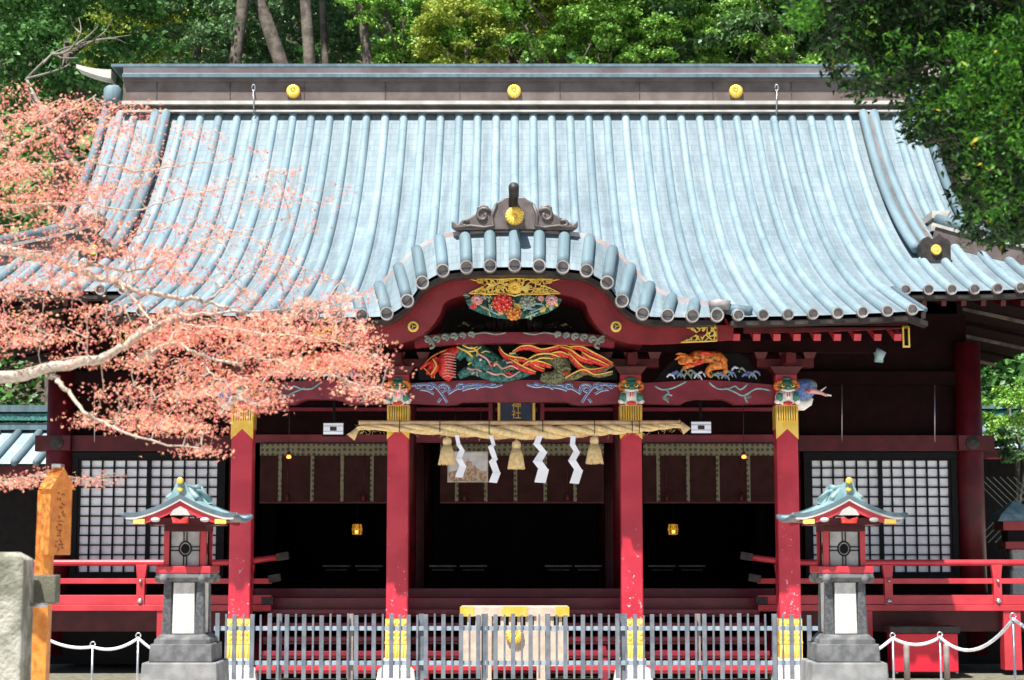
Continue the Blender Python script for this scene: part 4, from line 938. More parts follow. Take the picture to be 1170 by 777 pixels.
blind(503, 690, 'wide reddish bamboo blind hanging behind the white paper streamers', (522, 555, 589, 623, 657))
blind(735, 885, 'reddish bamboo blind with pale brocade strips hanging right of the rope', (752, 786, 820, 855))
for px, nm in ((408, 'glowing yellow lantern deep in the hall left of the doorway'), (769, 'glowing yellow lantern deep in the hall right of the doorway')):
    Y = 31.0; c = W(px, 605, Y); t = empty('hanging_lantern', c, nm, 'lantern', 'lit lanterns inside the hall'); t.scale = (.82, .82, .82)
    b = MB(); b.lathe([(.05, -.13), (.10, -.10), (.11, .0), (.10, .10), (.05, .13)], (0, 0, 0), 6, 0, False); b.build('lamp_shade', M['glow'] if 0 else mat('dim_amber_glass', (.3, .15, .02), .5, emit=((1, .42, .04), .30), bump=0), t)
    b = MB(); b.ball((0, -.115, -.05), (.03, .02, .03)); b.build('flame', M['glow'], t)
    b = MB()
    for k in range(6):
        a = math.pi / 3 * k; b.tube([(.115 * math.cos(a), .115 * math.sin(a), -.12), (.115 * math.cos(a), .115 * math.sin(a), .12)], .008, 5)
    for k in range(12):
        a = math.pi / 6 * k
        for s_ in (-1, 1): b.tube([(.113 * math.cos(a), .113 * math.sin(a), -.1), (.113 * math.cos(a + s_ * 1.0), .113 * math.sin(a + s_ * 1.0), .1)], .0035, 4)
    b.lathe([(.13, .11), (.15, .125), (.04, .2), (.01, .2)], (0, 0, 0), 6, 0, False); b.lathe([(.02, -.18), (.12, -.14), (.13, -.11)], (0, 0, 0), 6, 0, False)
    b.tube([(0, 0, .2), (0, 0, 1.5)], .008, 5); b.build('cage', M['capdark'], t)
for px, nm in ((330, 'small orange bulb on a cord before the left bamboo blind'), (850, 'small orange bulb on a cord before the right bamboo blind')):
    c = W(px, 522, 27.9); t = empty('light_bulb', c, nm, 'bulb', 'small bulbs before the blinds')
    b = MB(); b.lathe([(.005, -.03), (.035, -.02), (.04, .0), (.025, .03)], (0, 0, 0), 12, 0); b.build('bulb', M['bulb'], t)
    b = MB(); b.lathe([(.03, .03), (.03, .07), (.01, .09)], (0, 0, 0), 10, 0); b.tube([(0, 0, .08), (0, 0, 1.0)], .006, 5); b.build('socket', M['capdark'], t)
for px, py, nm in ((381, 490, 'white floodlight under the beam left of the straw rope'), (801, 488.5, 'white floodlight under the beam right of the straw rope')):
    c = W(px, py, 26.6); t = empty('floodlight', c, nm, 'floodlight', 'floodlights under the porch beams')
    b = MB(); b.box(-.17, .17, 0, .12, -.11, .11); b.box(-.02, .02, .04, .08, .11, .9); b.box(-.165, .165, -.012, .0, -.105, -.09); b.build('housing', M['black'], t)
    b = MB(); b.box(-.15, .15, -.02, -.004, -.085, .085); b.build('glass', mat('bright_lamp_glass', (.7, .72, .78), .3, rgb2=(.9, .9, .95), vscale=3, emit=((.7, .78, 1), .10)), t)
    b = MB(); b.box(-.15, .15, -.028, -.021, -.045, -.035); b.box(-.15, .15, -.028, -.021, .035, .045); b.box(-.05, .05, -.027, -.0205, -.03, .03, 1); b.build('guard', [M['metal'], M['capdark']], t)
c = W(590, 480, 27.0); t = empty('name_plaque', c, 'navy shrine plaque with gold characters hanging behind the centre beam', 'plaque')
PZ = 1.0
b = MB(); b.box(-.25, .25, 0, .05, 0, PZ); b.build('board', M['navy'], t)
b = MB()
for x in (-.27, .27): b.box(x - .02, x + .02, -.02, .06, -.02, PZ + .02)
b.box(-.29, .29, -.021, .06, PZ + .021, PZ + .06); b.box(-.29, .29, -.021, .06, -.06, -.021); 
for x in (-.40, .40): b.box(x - .03, x + .03, -.01, .04, 0, PZ, 1)
for x in (-.345, .345): b.box(x - .022, x + .022, .0, .04, 0, PZ, 2)
b.build('frame', [M['goldpaint'], M['maroon'], M['black']], t)
zc1, zc2 = Wz(463.5, 26.97) - c.z, Wz(473.5, 26.97) - c.z
text_mesh('神', .155, .006, M['gold'], 'character', t, (0, -.012, zc1 + .005)); text_mesh('社', .155, .006, M['gold'], 'character', t, (0, -.012, zc2 - .005))
# framed picture
c = W(534.5, 533.5, 27.4); t = empty('framed_picture', c, 'pale framed picture of a brown tower on a hill hung under the rope', 'picture')
hw_, hh_ = 21.5 / 72.6, 16 / 72.6
b = MB()
for a0, a1, c0, c1 in ((-hw_ - .02, hw_ + .02, hh_, hh_ + .02), (-hw_ - .02, hw_ + .02, -hh_ - .02, -hh_), (-hw_ - .02, -hw_, -hh_, hh_), (hw_, hw_ + .02, -hh_, hh_)): b.box(a0, a1, -.02, .02, c0, c1)
b.build('frame', mat('pale_picture_frame', (.50, .47, .38), .5), t)
b = MB(); b.box(-hw_, hw_, -.004, .01, -hh_, hh_); b.build('sky_paper', mat('painted_grey_sky', (.55, .56, .58), .6, rgb2=(.72, .72, .74), vscale=5), t)
b = MB(); b.prism([(-hw_, -hh_), (hw_, -hh_), (hw_, -.07), (.20, -.06), (.13, -.01), (.10, .03), (.06, .03), (.06, .08), (.02, .09), (.0, .13), (-.02, .09), (-.05, .08), (-.06, .02), (-.12, .01), (-.18, -.06), (-hw_, -.08)], -.008, -.0045)
b.build('painted_hill', mat('painted_brown_hill', (.32, .20, .12), .6, rgb2=(.62, .48, .34), vscale=22, bump=0), t)
b = MB(); b.tube([(-.2, 0, hh_ + .02), (-.2, .0, 1.2)], .004, 5); b.tube([(.2, 0, hh_ + .02), (.2, .0, 1.2)], .004, 5); b.build('hanging_cord', M['capdark'], t)
# low stands inside
proto = None
for px, nm in ((385, 'low white-topped table inside the hall furthest left'), (422, 'low white-topped table inside the left bay nearer the doorway'), (506, 'low white-topped table just inside the left doorway screen'), (541, 'low white-topped table left of the doorway middle'),
               (638, 'low white-topped table right of the doorway middle'), (672, 'low white-topped table just inside the right doorway screen'), (756, 'low white-topped table inside the right bay nearer the doorway'), (790, 'low white-topped table inside the hall furthest right')):
    loc = (Wx(px, 650, 33), 33, FZ)
    if proto is None:
        proto = empty('low_table', loc); z = .46
        b = MB(); b.box(-.25, .25, -.16, .16, z - .03, z); b.build('table_top', mat('worn_white_table_top', (.5, .5, .5), .4), proto)
        b = MB(); b.box(-.23, .23, -.14, -.11, z - .10, z - .07); b.build('apron', M['greywood'], proto)
        for sx in (-.22, .22):
            for sy in (-.13, .13): b = MB(); b.box(sx - .016, sx + .016, sy - .016, sy + .016, 0, z - .031); b.build('leg', M['blackwood'], proto)
        o = proto
    else: o = copy_tree(proto); o.location = loc
    tag(o, nm, 'table', 'low tables inside the hall')

# ---------------- straw rope
RY = 25.50
t = empty('sacred_straw_rope', W(595, 490, RY), 'twisted straw rope tied under a bamboo pole across the two middle pillars', 'rope'); off = -Vector(t.location)
def fin(bb, nm, m_, par=t): ob = bb.build(nm, m_, par); ob.location = off if par == t else (0, 0, 0); return ob
b = MB(); b.tube([W(410, 483, RY), W(500, 483.5, RY), W(777, 483, RY)], .035, 12); fin(b, 'bamboo_pole', M['bamboo'])
ax = smooth_curve([W(a, c_, RY - .02) for a, c_ in ((404, 496), (411, 489), (430, 488.5), (470, 490), (520, 492), (560, 493.5), (600, 494), (640, 493.5), (700, 491), (740, 489), (765, 487), (778, 486.5), (783, 490))], 12)
n_ = len(ax); L = [0]
for p, q_ in zip(ax, ax[1:]): L.append(L[-1] + (q_ - p).length)
tot = L[-1]
for s_ in range(3):
    P = []; rd = []
    for i, p in enumerate(ax):
        f = L[i] / tot; R0 = .032 + .068 * max(0, math.sin(math.pi * min(1, max(0, (f - .02) / .96)))) ** 1.1
        a = L[i] * 6.0 * (1 - .25 * math.sin(math.pi * f)) + s_ * 2 * math.pi / 3
        P.append(p + Vector((0, -math.sin(a), math.cos(a))) * R0 * .56); rd.append(R0 * .56)
    b = MB(); b.tube(P, rd, 10); fin(b, 'rope_strand', M['straw'])
b = MB(); rt = random.Random(77)
for k in range(260):
    i = rt.randrange(10, n_ - 10); p = ax[i]; th = rt.uniform(0, 6.28); R0 = .07 + .05 * math.sin(math.pi * L[i] / tot); d = Vector((0, -math.sin(th), math.cos(th)))
    q0 = p + d * R0 * .8; b.tube([q0, q0 + Vector((rt.uniform(-.06, .06), 0, 0)) + d * rt.uniform(.02, .05)], .0022, 3)
tag(fin(b, 'loose_straw', M['straw']), kind='stuff')
for sg, a, c_ in ((-1, 404, 496), (1, 782, 489)):
    b = MB(); p = W(a, c_, RY - .02); dirs = Vector((sg * .04, 0, -.05)); b.tube([p + Vector((-sg * .05, 0, .07)), p, p + dirs], [.03, .055, .075], 10); fin(b, 'cut_rope_end', M['straw'])
for a in (457, 503, 559, 620, 679, 722, 730):
    b = MB(); p = W(a, 486, RY); yy = np.interp(a, (457, 590, 730), (488, 493, 489)); q_ = W(a, yy, RY - .02); r_ = .085 if 480 < a < 700 else .06
    b.tube([(p.x, p.y - .02 + r_ * 1.15 * math.cos(u) * 1.0, (p.z * .35 + q_.z * .65) + (r_ + .03) * math.sin(u)) for u in np.linspace(0, 2 * math.pi, 15)], .007, 5); fin(b, 'tie_cord', M['capdark'])
for a, ct, cb_ in ((511, 493, 530), (590, 497, 535), (679, 492, 529)):
    p = W(a, ct, RY - .06); z1 = W(a, cb_, RY - .06).z; b = MB(); h = p.z - z1
    b.tube([p + Vector((0, 0, .05)), p + Vector((0, 0, -.09))], .012, 6); b.ball(p + Vector((0, 0, -.15)), (.062, .062, .075)); b.lathe([(.058, -.10), (.066, -.16), (.05, -.205), (.085, -.27), (.12, -h + .04), (.125, -h), (.02, -h + .01)], p, 18, 0)
    rt = random.Random(a)
    for k in range(60):
        u = 2 * math.pi * k / 60; r_ = .118 + rt.uniform(-.008, .012); b.tube([p + Vector((.055 * math.cos(u), .055 * math.sin(u), -.20)), p + Vector((.09 * math.cos(u), .09 * math.sin(u), -.29)), p + Vector((r_ * math.cos(u), r_ * math.sin(u), -h - rt.uniform(0, .02)))], .006, 4)
    fin(b, 'straw_tassel', M['straw'])
def shide(segs, a):
    """folded paper lightning streamer: each piece a slanted parallelogram, alternately stepping forward and back"""
    b = MB(); th = .003
    for k, poly in enumerate(segs):
        y = RY - .10 - .012 * (k % 2)
        P = [W(px, py, y - .02 * (j in (1, 2))) for j, (px, py) in enumerate(poly)]
        vs = P + [p + Vector((0, th, 0)) for p in P]; n = len(P)
        b.add(vs, [tuple(range(n)), tuple(range(n, 2 * n))[::-1]] + [(i, n + i, n + (i + 1) % n, (i + 1) % n) for i in range(n)])
    return fin(b, 'paper_streamer', M['shide'])
def sh(cx, scale, wd, lean, pts):
    segs = []
    for k in range(len(pts) - 1):
        (x0, y0), (x1, y1) = pts[k], pts[k + 1]; w0 = wd * (.58 + .12 * k) / 2; h = 6
        segs.append([(x0 - w0, y0), (x0 + w0, y0 + (x1 - x0) * 0), (x1 + w0, y1 + 1), (x1 - w0, y1)])
    return shide(segs, cx)
sh(523, 1, 8, 0, [(522, 497), (524, 508), (528, 514), (524, 524), (529, 532), (524, 545)])
sh(563, 1, 8, 0, [(561, 498), (564, 508), (560.5, 510), (565.5, 522), (561.5, 525), (568, 537), (562, 541), (564, 552)][:3] + [(565.5, 524), (562.5, 527), (567.5, 540), (563, 551)])
sh(617, 1, 12, 0, [(617, 498), (613, 507), (621, 516), (614, 527), (621, 536), (617, 551)])
sh(656, 1, 10, 0, [(655, 498), (654, 508), (659, 516), (653.5, 526), (661, 537), (656, 552)])

# ---------------- offertory box
OB = empty('offertory_box', (0, 24.4, 0), 'pale wooden offertory box with gilt trim standing behind the grey fence gate', 'box'); o_ = (0, 24.4, 0)
zt, z1, z2, z3 = Wz(694, 24.4) , Wz(704, 24.4), Wz(715, 24.4), Wz(740, 24.4)
hx = 61 / 81.5
b = MB(); b.box(-hx, hx, -.02, .8, z1, zt); b.build('rim', M['palewood'], OB)
for x0, x1 in ((-hx - .004, -hx + .19), (-.17, .17), (hx - .19, hx + .004)): MB().box(x0, x1, -.026, .3, z1 - .003, zt + .003).build('gold_rim_fitting', M['gold'], OB)
b = MB(); b.box(-hx + .02, hx - .02, .04, .76, z3 + .02, z1 - .002, 1)
for k in range(12): x = -hx + .06 + (k + .5) * (2 * hx - .12) / 12; b.box(x - .022, x + .022, .01, .05, z2, z1 - .003, 0)
b.build('slatted_front', [M['palewood'], M['blackwood']], OB)
b = MB(); b.box(-hx + .01, hx - .01, 0, .78, z3 - .25, z2, 0); b.build('body', M['palewood'], OB)
for x in (-hx * .52, hx * .5):
    b = MB(); b.taper(x, .1, -.02, z1 - .003, .07, .16, .075, .16); b.build('leg', M['palewood'], OB)
    b = MB(); b.taper(x, .45, -.02, z3 - .255, .07, .16, .07, .16); b.build('leg', M['palewood'], OB)
chrysanthemum((0, -.04, z2 - .12), .125, OB, M['gold'])

# ---------------- grey picket fence
FYY = 23.5; FE = empty('picket_fence', (0, FYY, 0), 'low blue-grey picket fence closing the porch between the outer pillars', 'fence')
x0, x1 = Wx(243, 740, FYY), Wx(936, 740, FYY)
zt, zbm = Wz(702, FYY), Wz(773, FYY)
k = 0; x = x0; pan = [Wx(a, 740, FYY) for a in (314, 398, 482, 566, 650, 734, 798, 883)]
xs = [Wx(a, 740, FYY) for a in np.arange(248, 934, 9.95)]
rf = random.Random(5)
wide_i = 0
for i, x in enumerate(xs):
    wide = i % 2 == 0; w_ = .028 if wide else .013
    b = MB(); h = zt + rf.uniform(-.01, .012); b.box(x - w_, x + w_, -.02 - (.01 if wide else 0), .008, zbm - .03 + rf.uniform(-.01, .01), h)
    ob = b.build('picket', M['fence'], FE, bevel=.002); ob.rotation_euler = (rf.uniform(-.006, .006), rf.uniform(-.004, .004), 0)
for px in (318, 400, 481, 553, 626, 712, 798, 886):
    x = Wx(px, 740, FYY); b = MB(); b.box(x - .035, x + .035, .045, .09, 0, zt + .005); b.build('fence_post', M['greywood'] if px in (400, 798) else M['fence'], FE)
for py in (718, 757.5):
    z = Wz(py, FYY)
    for xa, xb in ((x0, Wx(551, 740, FYY)), (Wx(553, 740, FYY), Wx(625, 740, FYY)), (Wx(627, 740, FYY), x1)):
        b = MB(); b.box(xa + .01, xb - .01, .010, .044, z - .028, z + .028); b.build('rail', M['fencepale'], FE)
for px in (318, 400, 481, 553, 626, 712, 798, 886):
    x = Wx(px, 740, FYY); b = MB(); b.box(x - .10, x + .10, -.02, .16, -.0, .05); b.build('stone_footing', M['stonepale'], FE)

# ---------------- lanterns
def lantern():
    LY = 16.0; t = empty('stone_lantern', (0, 0, 0)); z = lambda py: Wz(py, LY - .27); s = 1 / 126.0
    def xz(l): return [(a * s, z(c_)) for a, c_ in l]
    b = MB(); b.taper(0, 0, 0, z(757), .43, .43, .385, .385, 0); b.build('base_stone', M['stonemid'], t, bevel=.012)
    b = MB(); b.taper(0, 0, z(757) + .001, z(736), .325, .325, .318, .318, 0); b.build('plinth', M['stone'], t, bevel=.01)
    b = MB(); b.taper(0, 0, z(736), z(731), .29, .29, .285, .285, 0, .1); b.taper(0, 0, z(731), z(725.5), .285, .285, .235, .235, 0, .2)
    for sx in (-1, 1):
        for sy in (-1, 1): b.ball((sx * .2, sy * .2, z(731)), (.07, .07, .05))
    b.build('lotus_foot', M['stone'], t)
    b = MB()
    for sx in (-1, 1):
        for sy in (-1, 1): b.taper(sx * .17, sy * .17, z(726), z(665), .052, .052, .038, .038, 0, .25)
    b.taper(0, 0, z(726), z(665), .17, .17, .15, .15, 0)
    b.build('body', M['stonedark'], t)
    for r_ in range(4):
        b = MB(); b.taper(0, -.172, z(724.5), z(666), .115, .03, .108, .03, 0); o = b.build('side_panel', M['stonepale'] if 1 else 0, t); o.rotation_euler = (0, 0, r_ * math.pi / 2)
    b = MB(); b.taper(0, 0, z(665), z(660), .22, .22, .27, .27, 0); b.box(-.28, .28, -.28, .28, z(660), z(655.5))
    for sx in (-1, 1):
        for sy in (-1, 1): b.ball((sx * .2, sy * .26, z(661)), (.05, .05, .045)); b.ball((sx * .26, sy * .2, z(661)), (.05, .05, .045))
    b.build('bracket_stone', M['stone'], t)
    b = MB(); b.box(-.285, .285, -.285, .285, z(655), z(647)); b.build('sill', M['red'], t, bevel=.006)
    for sx in (-1, 1):
        for sy in (-1, 1): b = MB(); b.box(sx * .19 - .028, sx * .19 + .028, sy * .19 - .028, sy * .19 + .028, z(647), z(603)); b.build('frame_post', M['red'], t)
    b = MB(); b.box(-.22, .22, -.22, .22, z(607), z(600)); b.build('top_frame', M['darkred'], t)
    for r_ in range(4):
        p = MB(); p.box(-.16, .16, -.175, -.165, z(646.5), z(607.5)); p = p.build('window_pane', mat('grey_lantern_glass', (.34, .35, .34), .5, rgb2=(.46, .47, .45), vscale=9) if r_ == 0 and 'grey_lantern_glass' not in bpy.data.materials else bpy.data.materials['grey_lantern_glass'], t); p.rotation_euler = (0, 0, r_ * math.pi / 2)
        g = MB(); zc = (z(646.5) + z(607.5)) / 2; hh = (z(607.5) - z(646.5)) / 2
        g.tube([(.062 * math.cos(u), -.182, zc + .062 * math.sin(u)) for u in np.linspace(0, 2 * math.pi, 25)], .008, 6)
        g.lathe([(.045, 0), (.045, -.006), (.002, -.006)], (0, -.177, zc), 20, 0, False, 'y')
        for o__ in (-.016, .016): g.box(o__ - .005, o__ + .005, -.188, -.176, zc + .066, zc + hh); g.box(o__ - .005, o__ + .005, -.188, -.176, zc - hh, zc - .066); g.box(.066, .16, -.188, -.176, zc + o__ - .005, zc + o__ + .005); g.box(-.16, -.066, -.188, -.176, zc + o__ - .005, zc + o__ + .005)
        for x_ in (-.155, .155): g.box(x_ - .007, x_ + .007, -.19, -.176, zc - hh, zc + hh)
        g = g.build('window_tracery', M['black'], t); g.rotation_euler = (0, 0, r_ * math.pi / 2)
    # roof: curved gable front, concave slopes
    zp, ze = z(566), z(593.5); hw = .495
    def rz(x, y=0): a = abs(x) / hw; return ze + (zp - ze) * (1 - a) ** 1.55 + .012 * max(0, a - .8) * 5 + .05 * (abs(y) / .5) ** 2 * (a)
    Y0, Y1 = -.46, .46
    b = MB(); b.grid(lambda u, v: (-hw + 2 * hw * u, Y0 + (Y1 - Y0) * v, rz(-hw + 2 * hw * u, Y0 + (Y1 - Y0) * v)), 40, 12, uvfn=lambda u, v: (u * 1.5, v * 1.2))
    b.grid(lambda u, v: (hw - 2 * hw * u, Y0 + (Y1 - Y0) * v, rz(hw - 2 * hw * u, Y0 + (Y1 - Y0) * v) - .035), 40, 12, 1)
    b.build('lantern_roof', [M['verdigris'], M['darkred']], t)
    for yv in (Y0, Y1 - .03):
        b = MB(); xs_ = np.linspace(-hw, hw, 41); b.strip([(x, rz(x, .46) + .006) for x in xs_], [(x, rz(x, .46) - .03) for x in xs_], yv - .004, yv + .034); b.build('roof_edge', M['tile'], t)
        b = MB(); xs_ = np.linspace(-hw + .02, hw - .02, 41); b.strip([(x, rz(x, .46) - .031) for x in xs_], [(x, rz(x, .46) - .052) for x in xs_], yv + .0, yv + .03); b.build('pale_edge', M['greywhite'], t)
        b = MB(); xs_ = np.linspace(-hw + .10, hw - .10, 31); yq = yv + (.02 if yv < 0 else -.02); b.strip([(x, rz(x, .46) - .053) for x in xs_], [(x, rz(x, .46) - .10 - .02 * (1 - abs(x) / hw)) for x in xs_], yq, yq + .03); b.build('gable_board', M['red'], t)
    for sx in (-1, 1): b = MB(); b.tube([(sx * hw, y, rz(hw, y) - .015) for y in np.linspace(Y0, Y1, 9)], .022, 8); b.build('eave_roll', M['tile'], t)
    # eave under box
    b = MB(); b.box(-.30, .30, -.34, .34, z(600) + .001, z(596)); b.box(-.40, .40, -.40, .40, z(596), z(592)); b.build('eave_frame', M['darkred'], t)
    b = MB(); b.prism([(-.06, z(598)), (.06, z(598)), (.075, z(591)), (.03, z(592.5)), (0, z(594.5)), (-.03, z(592.5)), (-.075, z(591))], -.45, -.37); b.prism([(-.09, z(589)), (.09, z(589)), (.06, z(583)), (0, z(579)), (-.06, z(583))], -.445, -.40, 1); b.build('gable_pendant', [M['scarlet'], M['greywhite']], t)
    for sx in (-1, 1):
        b = MB(); b.ball((sx * .22, -.43, z(594)), (.045, .03, .022), 0); b.box(sx * .36 - .05, sx * .36 + .05, -.455, -.43, z(600) + .01, z(596) + .02, 1); b.build('gilt_bracket', [M['greywhite'], M['goldpaint']], t)
    # ridge
    b = MB(); zr = zp
    b.taper(0, 0, zr - .05, zr + .05, .07, .42, .035, .40, 0); b.tube([(0, -.44, zr + .095), (0, -.2, zr + .07), (0, .2, zr + .07), (0, .44, zr + .095)], .032, 10, 0)
    for yv in (-.36, -.12, .12, .36): b.box(-.022, .022, yv - .03, yv + .03, zr + .04, zr + .08)
    b.prism([(-.13, zr - .06), (.13, zr - .06), (.075, zr + .03), (.04, zr + .11), (-.04, zr + .11), (-.075, zr + .03)], -.43, -.39)
    b.prism([(-.13, zr - .06), (.13, zr - .06), (.075, zr + .03), (.04, zr + .11), (-.04, zr + .11), (-.075, zr + .03)], .39, .43)
    b.build('roof_ridge', M['verdigris'], t)
    b = MB()
    for yv in (-.30, .30):
        b = MB()
        for sx in (-1, 1): b.tube([(0, yv * .5, zr + .06), (sx * .05, yv * .9, zr + .05), (sx * .13, yv * 1.15, zr - .03)], [.022, .02, .03], 8)
        b.build('corner_ridge', M['verdigris'], t)
    for c_, r_ in (((0, -.47, zr + .125), .026), ((0, -.445, zr + .05), .020)): b = MB(); b.lathe([(r_, .04), (r_ + .004, -.01), (r_ * .6, -.018), (.002, -.015)], c_, 16, 0, True, 'y'); b.build('gold_finial', M['gold'], t)
    for c_ in KIDS(t):
        if c_.name.split('.')[0] in ('base_stone', 'plinth', 'lotus_foot', 'body', 'side_panel', 'bracket_stone', 'sill', 'frame_post', 'top_frame', 'window_pane', 'window_tracery'): c_.scale = (.86, .86, 1)
    return t
L1 = lantern(); LX = 2.96
L1.location = (-LX, 16, 0); tag(L1, 'stone lantern with red firebox and copper roof beside the wooden sign post', 'lantern', 'stone lanterns before the porch')
L2 = copy_tree(L1); L2.location = (LX, 16, 0); L2['label'] = 'stone lantern with red firebox and copper roof before the red panel and chain posts'

# ---------------- rope barriers
def post(px, py, Y, label):
    c = W(px, py, Y); t = empty('rope_post', (c.x, Y, 0), label, 'post', 'thin steel rope posts')
    b = MB(); b.tube([(0, 0, .02), (0, 0, c.z - .02)], .013, 10); b.build('pole', M['metal'], t)
    b = MB(); b.tube([(.028 * math.cos(u), 0, c.z + .01 + .028 * math.sin(u)) for u in np.linspace(0, 2 * math.pi, 15)], .008, 6); b.build('ring', M['metal'], t)
    b = MB(); b.lathe([(.14, 0), (.14, .015), (.03, .035), (.02, .05)], (0, 0, 0), 18, 0); b.build('foot', M['metal'], t); return c
def sag(p, q_, s_, r, n=16): return [p.lerp(q_, i / n) - Vector((0, 0, s_ * 4 * (i / n) * (1 - i / n))) for i in range(n + 1)]
A1 = post(106, 737, 20.5, 'thin steel rope post nearest the wooden sign post'); A2 = post(158, 727, 20.5, 'thin steel rope post just left of the left stone lantern')
dz = Vector((0, 0, -.02))
b = MB(); b.tube(sag(W(40, 722, 20.5), A1 + dz, .07, 1) + sag(A1 + dz, A2 + dz, .07, 1)[1:] + sag(A2 + dz, W(186, 748, 20.5), .02, 1)[1:], .017, 8)
tag(b.build('barrier_rope', M['rope']), 'white rope sagging between the posts left of the left stone lantern', 'rope')
B1 = post(1020, 727, 20.5, 'thin steel rope post nearest the right stone lantern'); B2 = post(1074, 726, 20.5, 'thin steel rope post in front of the red panel'); B3 = post(1157.5, 705, 17.5, 'tall thin steel rope post at the right edge')
b = MB(); b.tube(sag(W(985, 752, 20.5), B1 + dz, .02, 1) + sag(B1 + dz, B2 + dz, .08, 1)[1:] + sag(B2 + dz, B3 + dz, .22, 1)[1:] + sag(B3 + dz, W(1215, 735, 16.5), .03, 1)[1:], .018, 8)
tag(b.build('barrier_rope', M['rope']), 'white rope sagging past the red panel right of the right stone lantern', 'rope')

# red panel under the right veranda
Yp = 26.2; t = empty('red_display_case', (Wx(1056, 750, Yp), Yp, .1), 'low bright red case with dark top under the right veranda', 'case'); o_ = Vector(t.location)
X = lambda a: Wx(a, 750, Yp) - o_.x; Z = lambda c: Wz(c, Yp) - o_.z
b = MB(); b.box(X(1022), X(1095), 0, .5, Z(768), Z(724)); b.build('panel', M['redplastic'], t, bevel=.01)
b = MB(); b.box(X(1017), X(1097), -.04, .55, Z(723.5), Z(716)); b.build('lid', M['capdark'], t)
for a in (1024, 1093): 
    b = MB(); b.add([(X(a) - .02, -.01, 0), (X(a) + .02, -.01, 0), (X(a) + .02, .5, 0), (X(a) - .02, .5, 0), (X(a) - .02, -.01, Z(768) - .003), (X(a) + .02, -.01, Z(768) - .003), (X(a) + .02, .5, Z(768) - .003), (X(a) - .02, .5, Z(768) - .003)], [(0, 3, 2, 1), (4, 5, 6, 7), (0, 1, 5, 4), (1, 2, 6, 5), (2, 3, 7, 6), (3, 0, 4, 7)]); b.build('leg', M['stone'], t)
for a, nm in ((1035.5, 'dark wooden stake before the left half of the red case'), (1081, 'dark wooden stake before the right half of the red case')):
    b = MB(); c = W(a, 735, 25.7); b.lathe([(.045, 0), (.045, c.z - .05), (.035, c.z - .01), (.01, c.z)], (0, 0, 0), 12, 0); o = b.build('wooden_stake', M['greywood']); o.location = (c.x, 25.7, 0); tag(o, nm, 'stake', 'wooden stakes before the red case')

# ---------------- sign post and stone fence at the left
Ys = 13.0; c = W(46, 770, Ys); t = empty('wooden_sign_post', (c.x, Ys, 0), 'bright orange cedar sign post with a small gabled board', 'sign'); oo = Vector((c.x, Ys, 0))
ang = R(66)
def loc(px, py, Y=Ys): return W(px, py, Y) - oo
pa, pb = loc(44.5, 800), loc(54, 560); pa = pa + (pa - pb) * (pa.z / (pb.z - pa.z)) * 1.0
b = MB(); b.bar(pa, pb, .11, .11); b.build('post', M['signwood'], t, bevel=.004)
cc = (loc(49.5, 590) + loc(79.5, 590)) / 2; zt, zb = loc(62, 556).z, loc(62, 634).z; wB, tB = .36, .075
def rot(v): return Vector((v[0] * math.cos(ang) - v[1] * math.sin(ang), v[0] * math.sin(ang) + v[1] * math.cos(ang), v[2]))
def rbox(mb, x0, x1, y0, y1, z0, z1, mi=0):
    n0 = len(mb.v); mb.box(x0, x1, y0, y1, z0, z1, mi)
    for i in range(n0, len(mb.v)): v = rot(mb.v[i]); mb.v[i] = (v.x + cc.x, v.y + cc.y, v.z)
ow, ot = .25, .08
b = MB(); rbox(b, -ow / 2, ow / 2, -ot / 2, ot / 2, zb, zt); b.build('board', M['signwood'], t, bevel=.003)
b = MB(); n0 = 0
hp_ = loc(65, 534).z
vs = [(-ow / 2 - .02, -ot / 2 - .015, zt - .02), (ow / 2 + .02, -ot / 2 - .015, zt - .02), (0, -ot / 2 - .015, hp_)]; vs = vs + [(x, ot / 2 + .015, z_) for x, y, z_ in vs]
b.add([rot(v) + Vector((cc.x, cc.y, 0)) for v in vs], [(0, 1, 2), (5, 4, 3), (0, 3, 4, 1), (1, 4, 5, 2), (2, 5, 3, 0)]); b.build('gable_top', M['signwood'], t)
b = MB(); p = rot((0, 0, 0)); b.box(cc.x - .035, cc.x + .035, cc.y - .05, cc.y + .05, hp_ - .005, hp_ + .022); b.build('metal_cap', M['metal'], t)
b = MB(); rs = random.Random(8)                              # weathered brush strokes on the wide face
for k in range(13):
    zz = zt - .05 - k * .034; xx = .0 + rs.uniform(-.02, .02)
    for j in range(2):
        a0 = (xx + rs.uniform(-.04, .015), -ot / 2 - .003, zz + rs.uniform(-.01, .01)); a1 = (a0[0] + rs.uniform(-.01, .05), a0[1], a0[2] - rs.uniform(.0, .025))
        b.tube([rot(a0) + Vector((cc.x, cc.y, 0)), rot(a1) + Vector((cc.x, cc.y, 0))], .0035, 5)
b.build('faded_lettering', mat('faded_ink', (.16, .06, .02), .8), t)
Yg = 12.0; t = empty('stone_fence', (Wx(10, 700, Yg), Yg, 0), 'mossy old stone gate pillar with a short rail at the left edge', 'pillar'); oo = Vector(t.location)
b = MB(); top = Wz(636, Yg)
aa = R(4); cx_ = Wx(1, 700, Yg) - oo.x; h_ = .185
def pr(x, y, z_): return (cx_ + x * math.cos(aa) - y * math.sin(aa), y * math.cos(aa) + x * math.sin(aa), z_)
